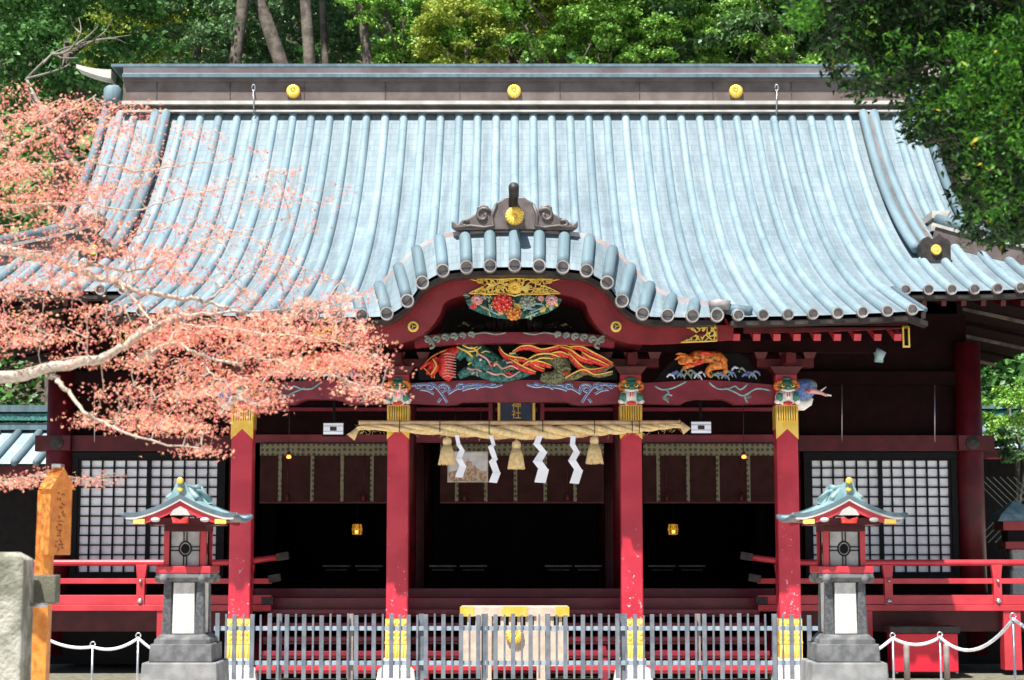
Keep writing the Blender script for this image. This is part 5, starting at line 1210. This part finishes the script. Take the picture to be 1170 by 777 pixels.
b.add([pr(x, y, z_) for z_, s_ in ((0, 1), (top - .02, .97), (top + .03, .55)) for x, y in ((-h_ * s_, -h_ * s_), (h_ * s_, -h_ * s_), (h_ * s_, h_ * s_), (-h_ * s_, h_ * s_))], [(3, 2, 1, 0), (8, 9, 10, 11)] + [(i * 4 + k, i * 4 + (k + 1) % 4, i * 4 + 4 + (k + 1) % 4, i * 4 + 4 + k) for i in range(2) for k in range(4)])
b.build('pillar', M['moss'], t, bevel=.015)
b = MB(); p = W(38, 672, Yg + .25) - oo; b.box(p.x - .12, p.x + .155, p.y, p.y + .13, W(38, 690, Yg + .25).z, W(38, 657, Yg + .25).z); b.build('rail', M['mossshade'], t, bevel=.01)
b = MB(); p = W(30, 691, Yg + .1) - oo; b.tube([p, W(54, 691.5, Yg + .1) - oo], .014, 8); b.build('steel_strap', M['metal'], t)

# ---------------- neighbouring buildings glimpsed under the eaves
def far_building(sg, label, xa, xb, pyt, pyb, Y=41.0):
    t = empty('side_building', (Wx((xa + xb) / 2, 500, Y), Y, 0), label, 'building'); oo = Vector(t.location)
    x0, x1 = sorted((Wx(xa, 500, Y) - oo.x, Wx(xb, 500, Y) - oo.x)); z0, z1 = Wz(pyb, Y), Wz(pyt, Y + 2)
    b = MB(); b.grid(lambda u, v: (x0 + (x1 - x0) * u, 2.2 * v, z0 + (z1 - z0) * v), 2, 4, uvfn=lambda u, v: (u * (x1 - x0), v * 2)); rf_ = b.build('roof', M['tilelight'], t)
    k = x0 + .2
    while k < x1:
        b = MB(); b.tube([(k, -.02, z0 + .03), (k, 2.2, z1 + .03)], .09, 8); b.build('tile_row', M['tilelight'], rf_); k += .5
    for q_, (dz_, m_) in enumerate(((.0, 'tile'), (.22, 'teal'), (.42, 'tile'))):
        b = MB(); b.box(x0, x1, 2.0 - .05 * q_, 2.6, z1 + dz_ + .02, z1 + dz_ + .16 + .02); b.build('ridge', M[m_], t)
    b = MB(); b.box(x0 + .2, x1 - .2, 1.0, 4, 0, z0 + .3); b.build('wall', M['blackwood'], t)
    b = MB(); b.box(x0, x1, .1, .25, z0 - .25, z0 - .03); b.build('eave_beam', M['darkred'], t)
    return t
far_building(-1, 'pale roofed side building with turquoise ridge glimpsed at the left under the eaves', 66, -170, 492, 530, 39.5)
far_building(1, 'pale roofed side building with turquoise ridge glimpsed at the right under the eaves', 1112, 1330, 488, 512, 40.5)
# lattice fence and small red lantern at the right
Yl = 33.0; t = empty('diamond_lattice_fence', (Wx(1150, 580, Yl), Yl, 0), 'black diamond lattice fence behind the right veranda', 'fence'); oo = Vector(t.location)
x0, x1 = Wx(1112, 580, Yl) - oo.x, Wx(1240, 580, Yl) - oo.x; z0, z1 = Wz(620, Yl), Wz(545, Yl)
b = MB(); n_ = 30; hgt = z1 - z0
for k in range(-14, 34):
    xa = x0 + k * .13
    for s_ in (1, -1):
        xs0, xs1 = (xa, xa + hgt) if s_ > 0 else (xa + hgt, xa); 
        if min(xs0, xs1) >= x0 and max(xs0, xs1) <= x1: b.bar((xs0, 0, z0), (xs1, 0, z1), .018, .014)
b.build('lattice', M['cloud'], t)
for x in (x0 + .02, x1 - .02): b = MB(); b.box(x - .05, x + .05, -.05, .05, 0, z1 + .1); b.build('post', M['blackwood'], t)
b = MB(); b.box(x0, x1, .05, .1, 0, z0); b.build('board', M['blackwood'], t)
Yl = 30.6; c = W(1162, 640, Yl); t = empty('red_roofed_lantern', (c.x, Yl, 0), 'small red lantern on a pale stone foot beyond the right railing', 'lantern'); oo = Vector(t.location)
Z = lambda py: Wz(py, Yl)
b = MB(); b.taper(0, 0, 0, Z(652), .2, .2, .16, .16, 0, .2); b.taper(0, 0, Z(652), Z(628), .12, .12, .16, .16, 0, .2); b.build('stone_foot', M['stonepale'], t)
b = MB(); b.box(-.26, .26, -.26, .26, Z(627), Z(619)); b.box(-.30, .30, -.30, .30, Z(606), Z(596)); b.build('red_frame', M['red'], t)
b = MB(); b.box(-.20, .20, -.20, .20, Z(619) + .002, Z(606) - .002); b.build('firebox', M['black'], t)
b = MB(); b.taper(0, 0, Z(596) + .002, Z(588), .42, .42, .34, .34); b.taper(0, 0, Z(588), Z(574), .34, .34, .06, .06); b.build('roof', M['verdigris'], t)
# ------------------------------------------------------------------ vegetation
def star_leaf():
    tips = [(0, 1.0), (-52, .80), (52, .80), (-108, .52), (108, .52)]; tips = sorted(tips)
    v = [(0, 0, 0)]; ang = []
    order = [(-108, .52), (-80, .26), (-52, .80), (-26, .34), (0, 1.0), (26, .34), (52, .80), (80, .26), (108, .52), (180, .08)]
    for a, r in order: v.append((r * math.sin(R(a)), r * math.cos(R(a)), -.22 * r * r))
    n = len(order); return v, [(0, 1 + i, 1 + (i + 1) % n) for i in range(n)]
SV, SF = star_leaf()
LV = [(0, 0, 0), (.20, .38, .05), (0, 1, -.12), (-.20, .38, .05)]; LF = [(0, 1, 2), (0, 2, 3)]
QV = [(0, -.5, 0), (.42, 0, .12), (0, .6, 0), (-.42, 0, .12)]; QF = [(0, 1, 2), (0, 2, 3)]
def grow(nodes_xyz, clusters, b, r0=.007, jitter=.03, maxd=None):
    """joins every leaf cluster to the nearest bit of wood, so twigs fork like a real spray"""
    nodes = np.array(nodes_xyz); C = np.array(clusters)
    d0 = np.min(np.linalg.norm(C[:, None, :] - nodes[None, ::3, :], axis=2), axis=1); order = np.argsort(d0)
    buf = np.zeros((len(nodes) + len(C), 3)); buf[:len(nodes)] = nodes; n = len(nodes)
    for i in order:
        c = C[i]; d = np.linalg.norm(buf[:n] - c, axis=1); j = int(np.argmin(d)); p = buf[j]
        mid = (p + c) / 2 + rng.normal(size=3) * jitter * d[j] / .3 + np.array([0, 0, .04 * d[j]])
        dd = d0[i]; r = r0 * max(.35, 1 - dd * .9)
        if d[j] > .02: b.tube([p, mid, c], [r, r * .85, r * .7], 4, 0, caps=False)
        buf[n] = c; n += 1
# --- maple
MP = empty('maple_tree', (-6.6, 12.6, 0), 'maple with fresh salmon pink leaves reaching in from the left', 'tree')
mo = Vector(MP.location)
def br(pts):
    """(px, py, depth, radius) along a limb"""
    P = smooth_curve([W(a, c_, y) for a, c_, y, r in pts], 5); rr = np.interp(np.linspace(0, 1, len(P)), np.linspace(0, 1, len(pts)), [r for *_, r in pts]); return P, list(rr)
limbs = [
 [(-310, 500, 12.6, .10), (-160, 458, 12.4, .065), (0, 432, 12.1, .044), (40, 425, 12.0, .040), (100, 413, 11.9, .033), (130, 403, 11.9, .028), (165, 380, 11.9, .026), (195, 367, 12, .020), (215, 361, 12, .015), (262, 357, 12.1, .009), (335, 353, 12.2, .005)],
 [(55, 429, 12.0, .022), (66, 436, 11.9, .018), (80, 450, 11.8, .014), (97, 470, 11.7, .012), (117, 483, 11.7, .010), (160, 500, 11.6, .007), (240, 516, 11.6, .003)],
 [(-330, 250, 12.8, .09), (-150, 262, 12.8, .06), (0, 283, 12.6, .036), (60, 297, 12.5, .030), (100, 313, 12.4, .026), (134, 324, 12.4, .024), (150, 330, 12.3, .020), (200, 340, 12.3, .017), (234, 345, 12.2, .014), (267, 354, 12.2, .010), (291, 367, 12.1, .006), (300, 392, 12, .004)],
 [(92, 300, 12.5, .020), (110, 305, 12.6, .013), (168, 308, 12.8, .010), (205, 288, 12.9, .008), (245, 270, 13, .006), (292, 262, 13.1, .004), (340, 245, 13.2, .003)],
 [(60, 297, 12.5, .016), (84, 285, 12.6, .012), (130, 283, 12.7, .009), (165, 265, 12.8, .006), (215, 258, 12.9, .003)],
 [(140, 326, 12.3, .012), (165, 358, 12.1, .009), (178, 374, 12.0, .007), (178, 392, 11.9, .005), (152, 418, 11.8, .003)],
 [(160, 409, 11.9, .012), (200, 394, 11.9, .011), (228, 404, 11.8, .010), (262, 414, 11.8, .009), (298, 408, 11.8, .007), (345, 424, 11.8, .005), (400, 436, 11.8, .004), (440, 452, 11.8, .0025)],
 [(195, 367, 12, .010), (240, 375, 11.9, .008), (300, 380, 11.8, .006), (370, 388, 11.8, .004), (425, 405, 11.8, .002)],
 [(-320, 330, 12.9, .06), (-140, 255, 12.9, .04), (0, 192, 12.8, .018), (18, 174, 12.8, .015), (39, 156, 12.9, .012), (64, 136, 12.9, .009), (110, 108, 13, .004)],
 [(-30, 205, 12.8, .02), (40, 190, 13, .012), (100, 186, 13.1, .009), (165, 196, 13.2, .007), (215, 188, 13.2, .005), (270, 182, 13.3, .003)],
 [(-60, 240, 12.8, .02), (20, 235, 12.9, .014), (90, 232, 13, .010), (150, 240, 13.1, .007), (220, 222, 13.2, .004), (300, 205, 13.3, .003), (370, 218, 13.3, .002)],
 [(-320, 600, 12.2, .05), (-120, 566, 12, .02), (0, 549, 13.5, .009), (45, 543, 13.6, .006), (100, 547, 13.7, .004), (137, 543, 13.7, .002)],
 [(234, 345, 12.2, .008), (262, 325, 12.3, .006), (275, 315, 12.3, .005), (320, 300, 12.4, .003), (390, 322, 12.4, .002)],
 [(228, 404, 11.8, .006), (240, 425, 11.8, .005), (262, 440, 11.7, .003), (285, 462, 11.7, .002)],
]
wood_nodes = []; b = MB()
# trunk and leader
b.tube([(-6.6, 12.6, 0), (-6.55, 12.6, 1.2), (-6.35, 12.6, 2.4), W(-310, 500, 12.6) + Vector((-.1, 0, 0)), W(-330, 330, 12.8), W(-330, 240, 12.8), (-5.6, 12.9, 6.5)], [.24, .20, .18, .15, .12, .10, .05], 12)
for l in limbs:
    P, rr = br(l); P = [p + Vector((rng.normal() * .008, rng.normal() * .03, rng.normal() * .008)) if 0 < i < len(P) - 1 else p for i, p in enumerate(P)]
    b.tube(P, rr, 8)
    for i, p in enumerate(P):
        if rr[i] < .06: wood_nodes.append(tuple(p))
ob = b.build('trunk', M['bark'], MP); ob.location = -mo
ell = [(75, 175, 100, 62, 150), (45, 250, 80, 65, 130), (165, 250, 100, 55, 75), (250, 290, 90, 40, 34), (305, 195, 70, 36, 10), (355, 232, 62, 30, 8), (100, 128, 75, 22, 22), (30, 120, 40, 22, 14),
       (45, 330, 60, 18, 40), (115, 385, 115, 32, 120), (250, 395, 105, 48, 210), (345, 390, 80, 46, 160), (408, 415, 38, 34, 70), (185, 452, 75, 28, 85), (255, 452, 60, 24, 50), (200, 492, 46, 13, 36), (135, 478, 50, 16, 40), (232, 514, 20, 6, 10),
       (28, 546, 42, 11, 34), (105, 546, 30, 6, 8), (25, 375, 40, 22, 40), (330, 330, 80, 18, 26), (400, 330, 45, 12, 8), (425, 448, 22, 8, 14), (140, 310, 90, 40, 50), (-60, 200, 80, 100, 90), (-80, 380, 90, 80, 70), (220, 190, 60, 50, 12), (290, 450, 25, 20, 24)]
cl = []; lv = []; ls = []
for cx_, cy_, rx, ry, n_ in ell:
    for k in range(int(n_ * 1.15)):
        a = rng.uniform(0, 2 * math.pi); q_ = math.sqrt(rng.uniform()) ; px, py = cx_ + rx * q_ * math.cos(a), cy_ + ry * q_ * math.sin(a)
        if ((px - 62) / 30) ** 2 + ((py - 352) / 12) ** 2 < 1 and rng.uniform() < .8: continue
        if ((px - 30) / 34) ** 2 + ((py - 405) / 13) ** 2 < 1 and rng.uniform() < .8: continue
        if rng.uniform() < .62 and math.sin((py + .12 * px + 9 * math.sin(px * .021)) / 5.2) < -.05: continue
        Yc = (13.7 if py > 530 else 12.3) + rng.normal() * .32 + (240 - py) / 480 * .5
        cl.append(tuple(W(px, py, Yc)))
b = MB(); grow(wood_nodes, cl, b, .0055); ob = b.build('twigs', M['bark'], MP); ob.location = -mo
for c_ in cl:
    k = rng.integers(16, 27)
    o__ = rng.normal(size=(k, 3)) * np.array([.085, .09, .019]); o__[:, 2] -= .12 * np.abs(o__[:, 0]); lv.append(np.array(c_) + o__)
lv = np.concatenate(lv); M['maple'] = leafmat('young_maple_leaf', [(0, (.72, .15, .15)), (.25, (.85, .32, .28)), (.5, (.90, .45, .33)), (.8, (.90, .57, .31)), (1, (.78, .22, .22))], .6, .5)
ob = scatter('leaves', SV, SF, lv - np.array(mo), rng.uniform(.014, .028, len(lv)), M['maple'], MP, flatness=.2)

# --- dark green tree at the right
GT = empty('evergreen_oak_tree', (6.6, 13.2, 0), 'dark glossy green tree overhanging the roof from the upper right', 'tree'); go = Vector(GT.location)
b = MB(); nodes = []
def limb(P, rr):
    Pn = smooth_curve(P, 5); r_ = list(np.interp(np.linspace(0, 1, len(Pn)), np.linspace(0, 1, len(rr)), rr)); b.tube(Pn, r_, 8)
    for p, q_ in zip(Pn, r_):
        if q_ < .09: nodes.append(tuple(p))
limb([(6.6, 13.2, 0), (6.4, 13.1, 2), (5.85, 13.0, 3.7), (5.5, 13.0, 4.9), (5.1, 12.95, 6.4), (4.9, 12.9, 7.8), (4.8, 12.8, 9.2)], [.30, .25, .22, .19, .15, .11, .04])
for l in ([(1420, 120, 13.0, .12), (1330, 60, 12.9, .08), (1230, 20, 12.7, .055), (1130, 0, 12.5, .04), (1030, -10, 12.3, .02), (940, 10, 12.2, .008)], [(1400, 180, 12.9, .10), (1300, 130, 12.8, .07), (1200, 130, 12.6, .04), (1110, 150, 12.4, .022), (1050, 165, 12.3, .01)],
          [(1400, 260, 12.9, .09), (1290, 220, 12.7, .06), (1200, 215, 12.5, .035), (1130, 240, 12.4, .018), (1100, 265, 12.3, .008)], [(1230, 20, 12.7, .04), (1120, 60, 12.3, .025), (1030, 85, 12.1, .012), (965, 105, 12.0, .006)],
          [(1330, -100, 13, .08), (1200, -160, 13, .05), (1060, -150, 12.8, .03), (940, -110, 12.6, .015)], [(1330, -250, 13, .07), (1180, -330, 12.6, .04), (1040, -330, 12.4, .02)]):
    P, rr = br(l); b.tube(P, rr, 8); nodes += [tuple(p) for p in P]
ob = b.build('trunk', M['barkdark'], GT); ob.location = -go
poly = [(900, -60), (912, 15), (935, 55), (955, 85), (978, 103), (1018, 112), (1034, 142), (1048, 168), (1076, 176), (1098, 210), (1106, 262), (1120, 282), (1150, 272), (1180, 285), (1200, 300), (1330, 330), (1330, -60)]
def inside(x, y, P):
    c_ = False; j = len(P) - 1
    for i in range(len(P)):
        if (P[i][1] > y) != (P[j][1] > y) and x < (P[j][0] - P[i][0]) * (y - P[i][1]) / (P[j][1] - P[i][1]) + P[i][0]: c_ = not c_
        j = i
    return c_
cl = []
while len(cl) < 3000:
    px, py = rng.uniform(885, 1330), rng.uniform(-60, 330)
    if not inside(px, py, poly): continue
    if rng.uniform() < .75 and math.sin(px * .045 + 1.3 * math.sin(py * .05)) * math.sin(py * .055 + .7) > .35: continue
    cl.append(tuple(W(px, py, 12.6 + rng.normal() * .55)))
for k in range(3600):                                       # the rest of the crown, above and beyond the frame
    px, py = rng.uniform(900, 1500), rng.uniform(-520, -60)
    if ((px - 1220) / 330) ** 2 + ((py + 180) / 330) ** 2 < 1 - .2 * math.sin(px * .02): cl.append(tuple(W(px, py, 12.4 + rng.normal() * .9)))
b = MB(); grow(nodes, cl, b, .005); ob = b.build('twigs', mat('dark_twig_bark', (.03, .024, .018), .9), GT); ob.location = -go
lv = []
for c_ in cl:
    k = rng.integers(11, 18); d = rng.normal(size=3) * np.array([1, 1, .3]) + np.array([-.3, -.3, -.25]); d /= np.linalg.norm(d)
    t_ = rng.uniform(-.5, 1, (k, 1)); lv.append(np.array(c_) + d * t_ * .14 + rng.normal(size=(k, 3)) * .028)
lv = np.concatenate(lv); M['oak'] = leafmat('glossy_dark_green_leaf', [(0, (.003, .015, .003)), (.4, (.005, .027, .003)), (.75, (.012, .055, .005)), (.99, (.05, .16, .015)), (1, (.5, .38, .03))], .5, .30, .3)
scatter('leaves', LV, LF, lv - np.array(go), rng.uniform(.05, .085, len(lv)), M['oak'], GT, flatness=.3)

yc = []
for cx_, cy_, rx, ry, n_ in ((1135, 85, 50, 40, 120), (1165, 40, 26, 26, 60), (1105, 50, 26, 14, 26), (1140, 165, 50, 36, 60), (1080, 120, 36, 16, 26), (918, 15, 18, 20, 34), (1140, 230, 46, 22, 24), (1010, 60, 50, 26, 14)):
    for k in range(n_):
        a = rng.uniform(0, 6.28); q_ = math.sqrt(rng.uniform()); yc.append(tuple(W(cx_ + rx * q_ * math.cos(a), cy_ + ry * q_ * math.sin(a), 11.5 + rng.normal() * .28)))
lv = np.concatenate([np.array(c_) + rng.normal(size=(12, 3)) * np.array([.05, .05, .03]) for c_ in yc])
M['oaklit'] = leafmat('sunlit_tone_green_leaf', [(0, (.012, .06, .004)), (.5, (.035, .14, .008)), (.99, (.10, .28, .02)), (1, (.6, .40, .03))], .5, .35, .3)  # brighter clumps: sunlight on the crown is put into the leaf colour
scatter('lit_tone_leaves', LV, LF, lv - np.array(go), rng.uniform(.035, .065, len(lv)), M['oaklit'], GT, flatness=.3)

# --- woodland on the hill behind
greens = {
 'bright': leafmat('bright_green_leaf', [(0, (.09, .23, .03)), (.5, (.19, .40, .055)), (1, (.38, .58, .14))], .45, .3),
 'yellow': leafmat('yellow_green_leaf', [(0, (.16, .25, .02)), (.5, (.30, .40, .05)), (1, (.52, .52, .12))], .5, .3),
 'deep': leafmat('deep_green_leaf', [(0, (.022, .08, .015)), (.5, (.05, .15, .03)), (1, (.13, .28, .08))], .4, .25),
 'grey': leafmat('grey_green_leaf', [(0, (.06, .14, .05)), (.5, (.11, .22, .08)), (1, (.22, .34, .16))], .45, .25)}
def crown_pts(rx, rz_, nclump, per, seed):
    g = np.random.default_rng(seed); out = []
    for k in range(nclump):
        d = g.normal(size=3); d /= np.linalg.norm(d); d[2] = d[2] * .9 + .1; rad = g.uniform(.55, 1.0) ** .7
        c_ = d * np.array([rx, rx, rz_]) * rad; r_ = g.uniform(.42, .85) * rx / 2.6
        n_ = int(per * g.uniform(.6, 1.3)); v = g.normal(size=(n_, 3)); v /= np.linalg.norm(v, axis=1)[:, None]; v[:, 2] = np.where(v[:, 2] < -.2, -v[:, 2] * .7, v[:, 2])
        out.append(c_ + v * r_ * g.uniform(.55, 1.05, (n_, 1)) * np.array([1.15, 1.15, .75]))
    return np.concatenate(out)
protos = []
for s_, (rx, rz_) in enumerate(((2.6, 3.0), (3.0, 2.6), (2.3, 3.4))):
    pts = crown_pts(rx, rz_, 62, 230, 100 + s_); t = empty('woodland_tree', (0, 0, 0))
    h = 12.0; b = MB(); g = random.Random(s_); lean = g.uniform(-.5, .5)
    b.tube([(0, 0, -1), (.05, 0, 2), (lean * .3, .1, 5), (lean, 0, 8.5), (lean * .6, 0, h)], [.36, .30, .25, .20, .06], 10)
    for k in range(9):
        a = g.uniform(0, 6.28); z0 = g.uniform(8, 11.5); L_ = g.uniform(1.4, 2.3); x0 = lean * .7
        b.tube([(x0, 0, z0), (x0 + L_ * .5 * math.cos(a), L_ * .5 * math.sin(a), z0 + .6), (x0 + L_ * math.cos(a), L_ * math.sin(a), z0 + 1.3)], [.10, .06, .02], 6)
    b.build('trunk', M['barkdark'], t)
    cr = scatter('crown', QV, QF, pts + np.array([0, 0, h]), rng.uniform(.10, .19, len(pts)), greens['deep'], t, flatness=.25)
    protos.append(t)
def ztop(px, py, Y): return Wz(py, Y)
spots = [  # px, crown-centre py, Y, variant, leaf kind, scale, label
 (78, 40, 42.5, 0, 'deep', .95, 'dark green woodland tree at the upper left corner behind the roof'),
 (150, 50, 47, 1, 'yellow', .55, 'small yellow-green woodland tree above the left end of the ridge'),
 (232, 36, 46, 2, 'grey', .75, 'grey-green woodland tree above the leftmost tall bare trunks'),
 (120, -25, 51, 1, 'deep', 1.0, 'deep green woodland tree behind the small yellow-green one at the left'),
 (310, -70, 53, 0, 'deep', 1.0, 'deep green woodland tree whose crown hangs over the tall bare trunks'),
 (355, 50, 50, 1, 'grey', .55, 'low grey-green woodland tree between the tall bare trunks'),
 (290, 66, 48, 2, 'grey', .45, 'low grey-green woodland tree at the foot of the leaning trunks'),
 (458, 20, 45.5, 2, 'bright', .60, 'bright green woodland tree right of the tall bare trunks'),
 (530, 44, 44.5, 0, 'yellow', .52, 'sunlit yellow-green woodland tree left of the middle crest'),
 (495, 60, 46, 1, 'bright', .50, 'low bright green woodland tree half behind the yellow-green one'),
 (580, 10, 46.5, 1, 'yellow', .75, 'tall yellow-green woodland tree over the middle crest'),
 (645, 30, 44.5, 0, 'bright', .80, 'large bright green woodland tree right of the middle crest'),
 (692, 55, 44, 2, 'bright', .55, 'low bright green woodland tree in front of the darkest gap'),
 (735, 5, 48, 1, 'deep', 1.0, 'deep green woodland tree filling the dark gap right of middle'),
 (762, 52, 44.5, 0, 'bright', .60, 'bright green woodland tree just left of the right ridge crest'),
 (815, 40, 45, 1, 'grey', .78, 'grey-green woodland tree above the right ridge crest'),
 (872, 20, 46, 2, 'deep', .85, 'deep green woodland tree right of the right ridge crest'),
 (905, 30, 43.5, 0, 'bright', .72, 'bright green woodland tree beside the overhanging dark tree'),
 (985, 30, 46, 1, 'deep', .95, 'woodland tree mostly hidden behind the overhanging dark tree'),
 (1080, 0, 47, 0, 'grey', 1.0, 'woodland tree seen only through gaps of the overhanging dark tree'),
 (430, -60, 55, 1, 'deep', 1.1, 'deep green woodland tree high up behind the tall trunks'),
 (200, -40, 56, 2, 'bright', 1.1, 'deep green woodland tree high at the upper left'),
 (560, -60, 56, 0, 'deep', 1.1, 'deep green woodland tree high up above the middle crest'),
 (680, -50, 57, 1, 'grey', 1.1, 'grey-green woodland tree high up right of the middle crest'),
 (840, -50, 57, 2, 'deep', 1.1, 'deep green woodland tree high up above the right crest'),
]
used = set()
for px, py, Y, v_, kind_, s_, lab in spots:
    p = protos[v_]; o = p if v_ not in used else copy_tree(p); used.add(v_)
    zc = Wz(py, Y); hz = hill_z(Wx(px, py, Y), Y)
    # the crown centre sits at 12 units up the trunk: stretch the trunk height, keep the crown's own size
    o.location = (Wx(px, py, Y), Y, zc - 12 * s_); o.scale = (s_, s_, s_); o.rotation_euler.z = rng.uniform(0, 6.28)
    gap = zc - 12 * s_ - hz
    tag(o, lab, 'tree', 'trees on the hill behind the hall')
    for c_ in KIDS(o):
        if c_.name.startswith('crown'):
            c_.material_slots[0].link = 'OBJECT'; c_.material_slots[0].material = greens[kind_]
        elif gap > .5: c_.scale = (1, 1, 1); c_.data = c_.data.copy(); 
        if c_.name.startswith('trunk') and gap > .5:
            for vv in c_.data.vertices:
                if vv.co.z < 1: vv.co.z -= (gap / s_ + .5)
    if gap < -1.5 and False: pass
# tall bare trunks at the left
for i, (xa, xb, Y, r_, lab) in enumerate(((268, 278, 45, .22, 'tall bare trunk leaning at the far left of its group'), (322, 296, 45.5, .26, 'tall trunk leaning left across its neighbours'), (354, 349, 44, .20, 'straight pale tall trunk left of the middle'), (372, 368, 47, .13, 'thin dark trunk just right of the straight pale one'), (421, 411, 45, .17, 'tall reddish brown trunk furthest right of its group'), (451, 448, 46.5, .09, 'thin trunk among the bright leaves'))):
    x0, x1 = Wx(xa, 75, Y), Wx(xb, 0, Y); zb_, zt_ = Wz(75, Y), Wz(0, Y); hz = hill_z(x0, Y); sl_ = (x1 - x0) / (zt_ - zb_)
    t = empty('tall_forest_tree', (x0 - sl_ * .25 * (zb_ - hz), Y, hz), lab, 'tree', 'tall trunks on the hill'); o_ = Vector(t.location); H_ = 24 - hz
    b = MB(); b.tube([(0, 0, -.3), (sl_ * .12 * (zb_ - hz), 0, (zb_ - hz) * .5), (x0 - o_.x, 0, zb_ - hz), (x1 - o_.x, 0, zt_ - hz), (x1 - o_.x + sl_ * 2, .2, H_)], [r_ * 1.1, r_ * .9, r_ * .78, r_ * .72, r_ * .45], 12); b.build('trunk', M['barkdark'], t)
    pts = crown_pts(2.6, 1.9, 26, 130, 300 + i); scatter('crown', QV, QF, pts + np.array([x1 - o_.x + sl_ * 2, .2, H_ + .8]), rng.uniform(.14, .24, len(pts)), greens['deep'], t, flatness=.25)
# bare pale boughs over the left ridge end
t = empty('bare_tree', (Wx(170, 70, 38), 39.7, 0), 'pale leafless branches over the left end of the ridge', 'tree'); oo = Vector(t.location); b = MB()
b.tube([(0, 0, 0), (0, 0, 8), W(60, 150, 39) - oo, W(30, 90, 39) - oo], [.16, .12, .05, .03], 8)
for l in ([(30, 90), (60, 62), (85, 52), (110, 46), (150, 40)], [(60, 62), (78, 58), (92, 38), (90, 20)], [(85, 52), (100, 50), (120, 36), (128, 22)], [(30, 90), (66, 80), (80, 72), (74, 66)], [(80, 56), (100, 42), (112, 30)], [(50, 72), (62, 60), (70, 66), (90, 66)], [(92, 38), (84, 30), (80, 18)], [(110, 46), (130, 44), (145, 50)]):
    P = smooth_curve([W(a, c_, 39 + rng.normal() * .2) - oo for a, c_ in l], 4); b.tube(P, list(np.linspace(.030, .008, len(P))), 6)
b.build('branches', mat('pale_grey_bark', (.13, .12, .10), .8, rgb2=(.22, .20, .17)), t)
# shrubs by the right side building
for i, (px, py, Y, s_, k_, lab) in enumerate(((1162, 476, 38.5, .62, 'bright', 'sunlit bright green shrub glimpsed under the right eaves'), (1185, 515, 36, .4, 'grey', 'grey-green shrub below the side roof at the right edge'))):
    x = Wx(px, py, Y); z = Wz(py, Y); t = empty('shrub', (x, Y, 0), lab, 'shrub'); pts = crown_pts(1.5 * s_ + .2, 1.2 * s_, 22, 170, 400 + i)
    scatter('leaves', QV, QF, pts + np.array([0, 0, z]), rng.uniform(.06, .11, len(pts)), greens[k_], t, flatness=.3)
    b = MB()
    for k in range(5): b.tube([(0, 0, 0), (rng.normal() * .1, rng.normal() * .1, z * .5), (rng.normal() * .5, rng.normal() * .4, z + .3)], [.06, .045, .02], 6)
    b.build('stem', M['barkdark'], t)
# far woodland mass
n_ = 92000; x = rng.uniform(-45, 45, n_); y = rng.uniform(50, 100, n_); y[:22000] = rng.uniform(42, 50, 22000); x[:22000] = np.sign(x[:22000]) * rng.uniform(8, 22, 22000); hz = np.array([hill_z(a, c_) for a, c_ in zip(x, y)])
bump = 3.2 + 2.2 * np.sin(x * .55 + np.sin(y * .4) * 2) * np.sin(y * .5 + x * .13); z = hz + np.maximum(.3, bump * rng.uniform(.5, 1.15, n_))
tag(scatter('far_woodland', QV, QF, np.stack([x, y, z], 1), np.where(y < 50, rng.uniform(.16, .30, n_), rng.uniform(.3, .6, n_)), greens['deep'], flatness=.5), kind='stuff')
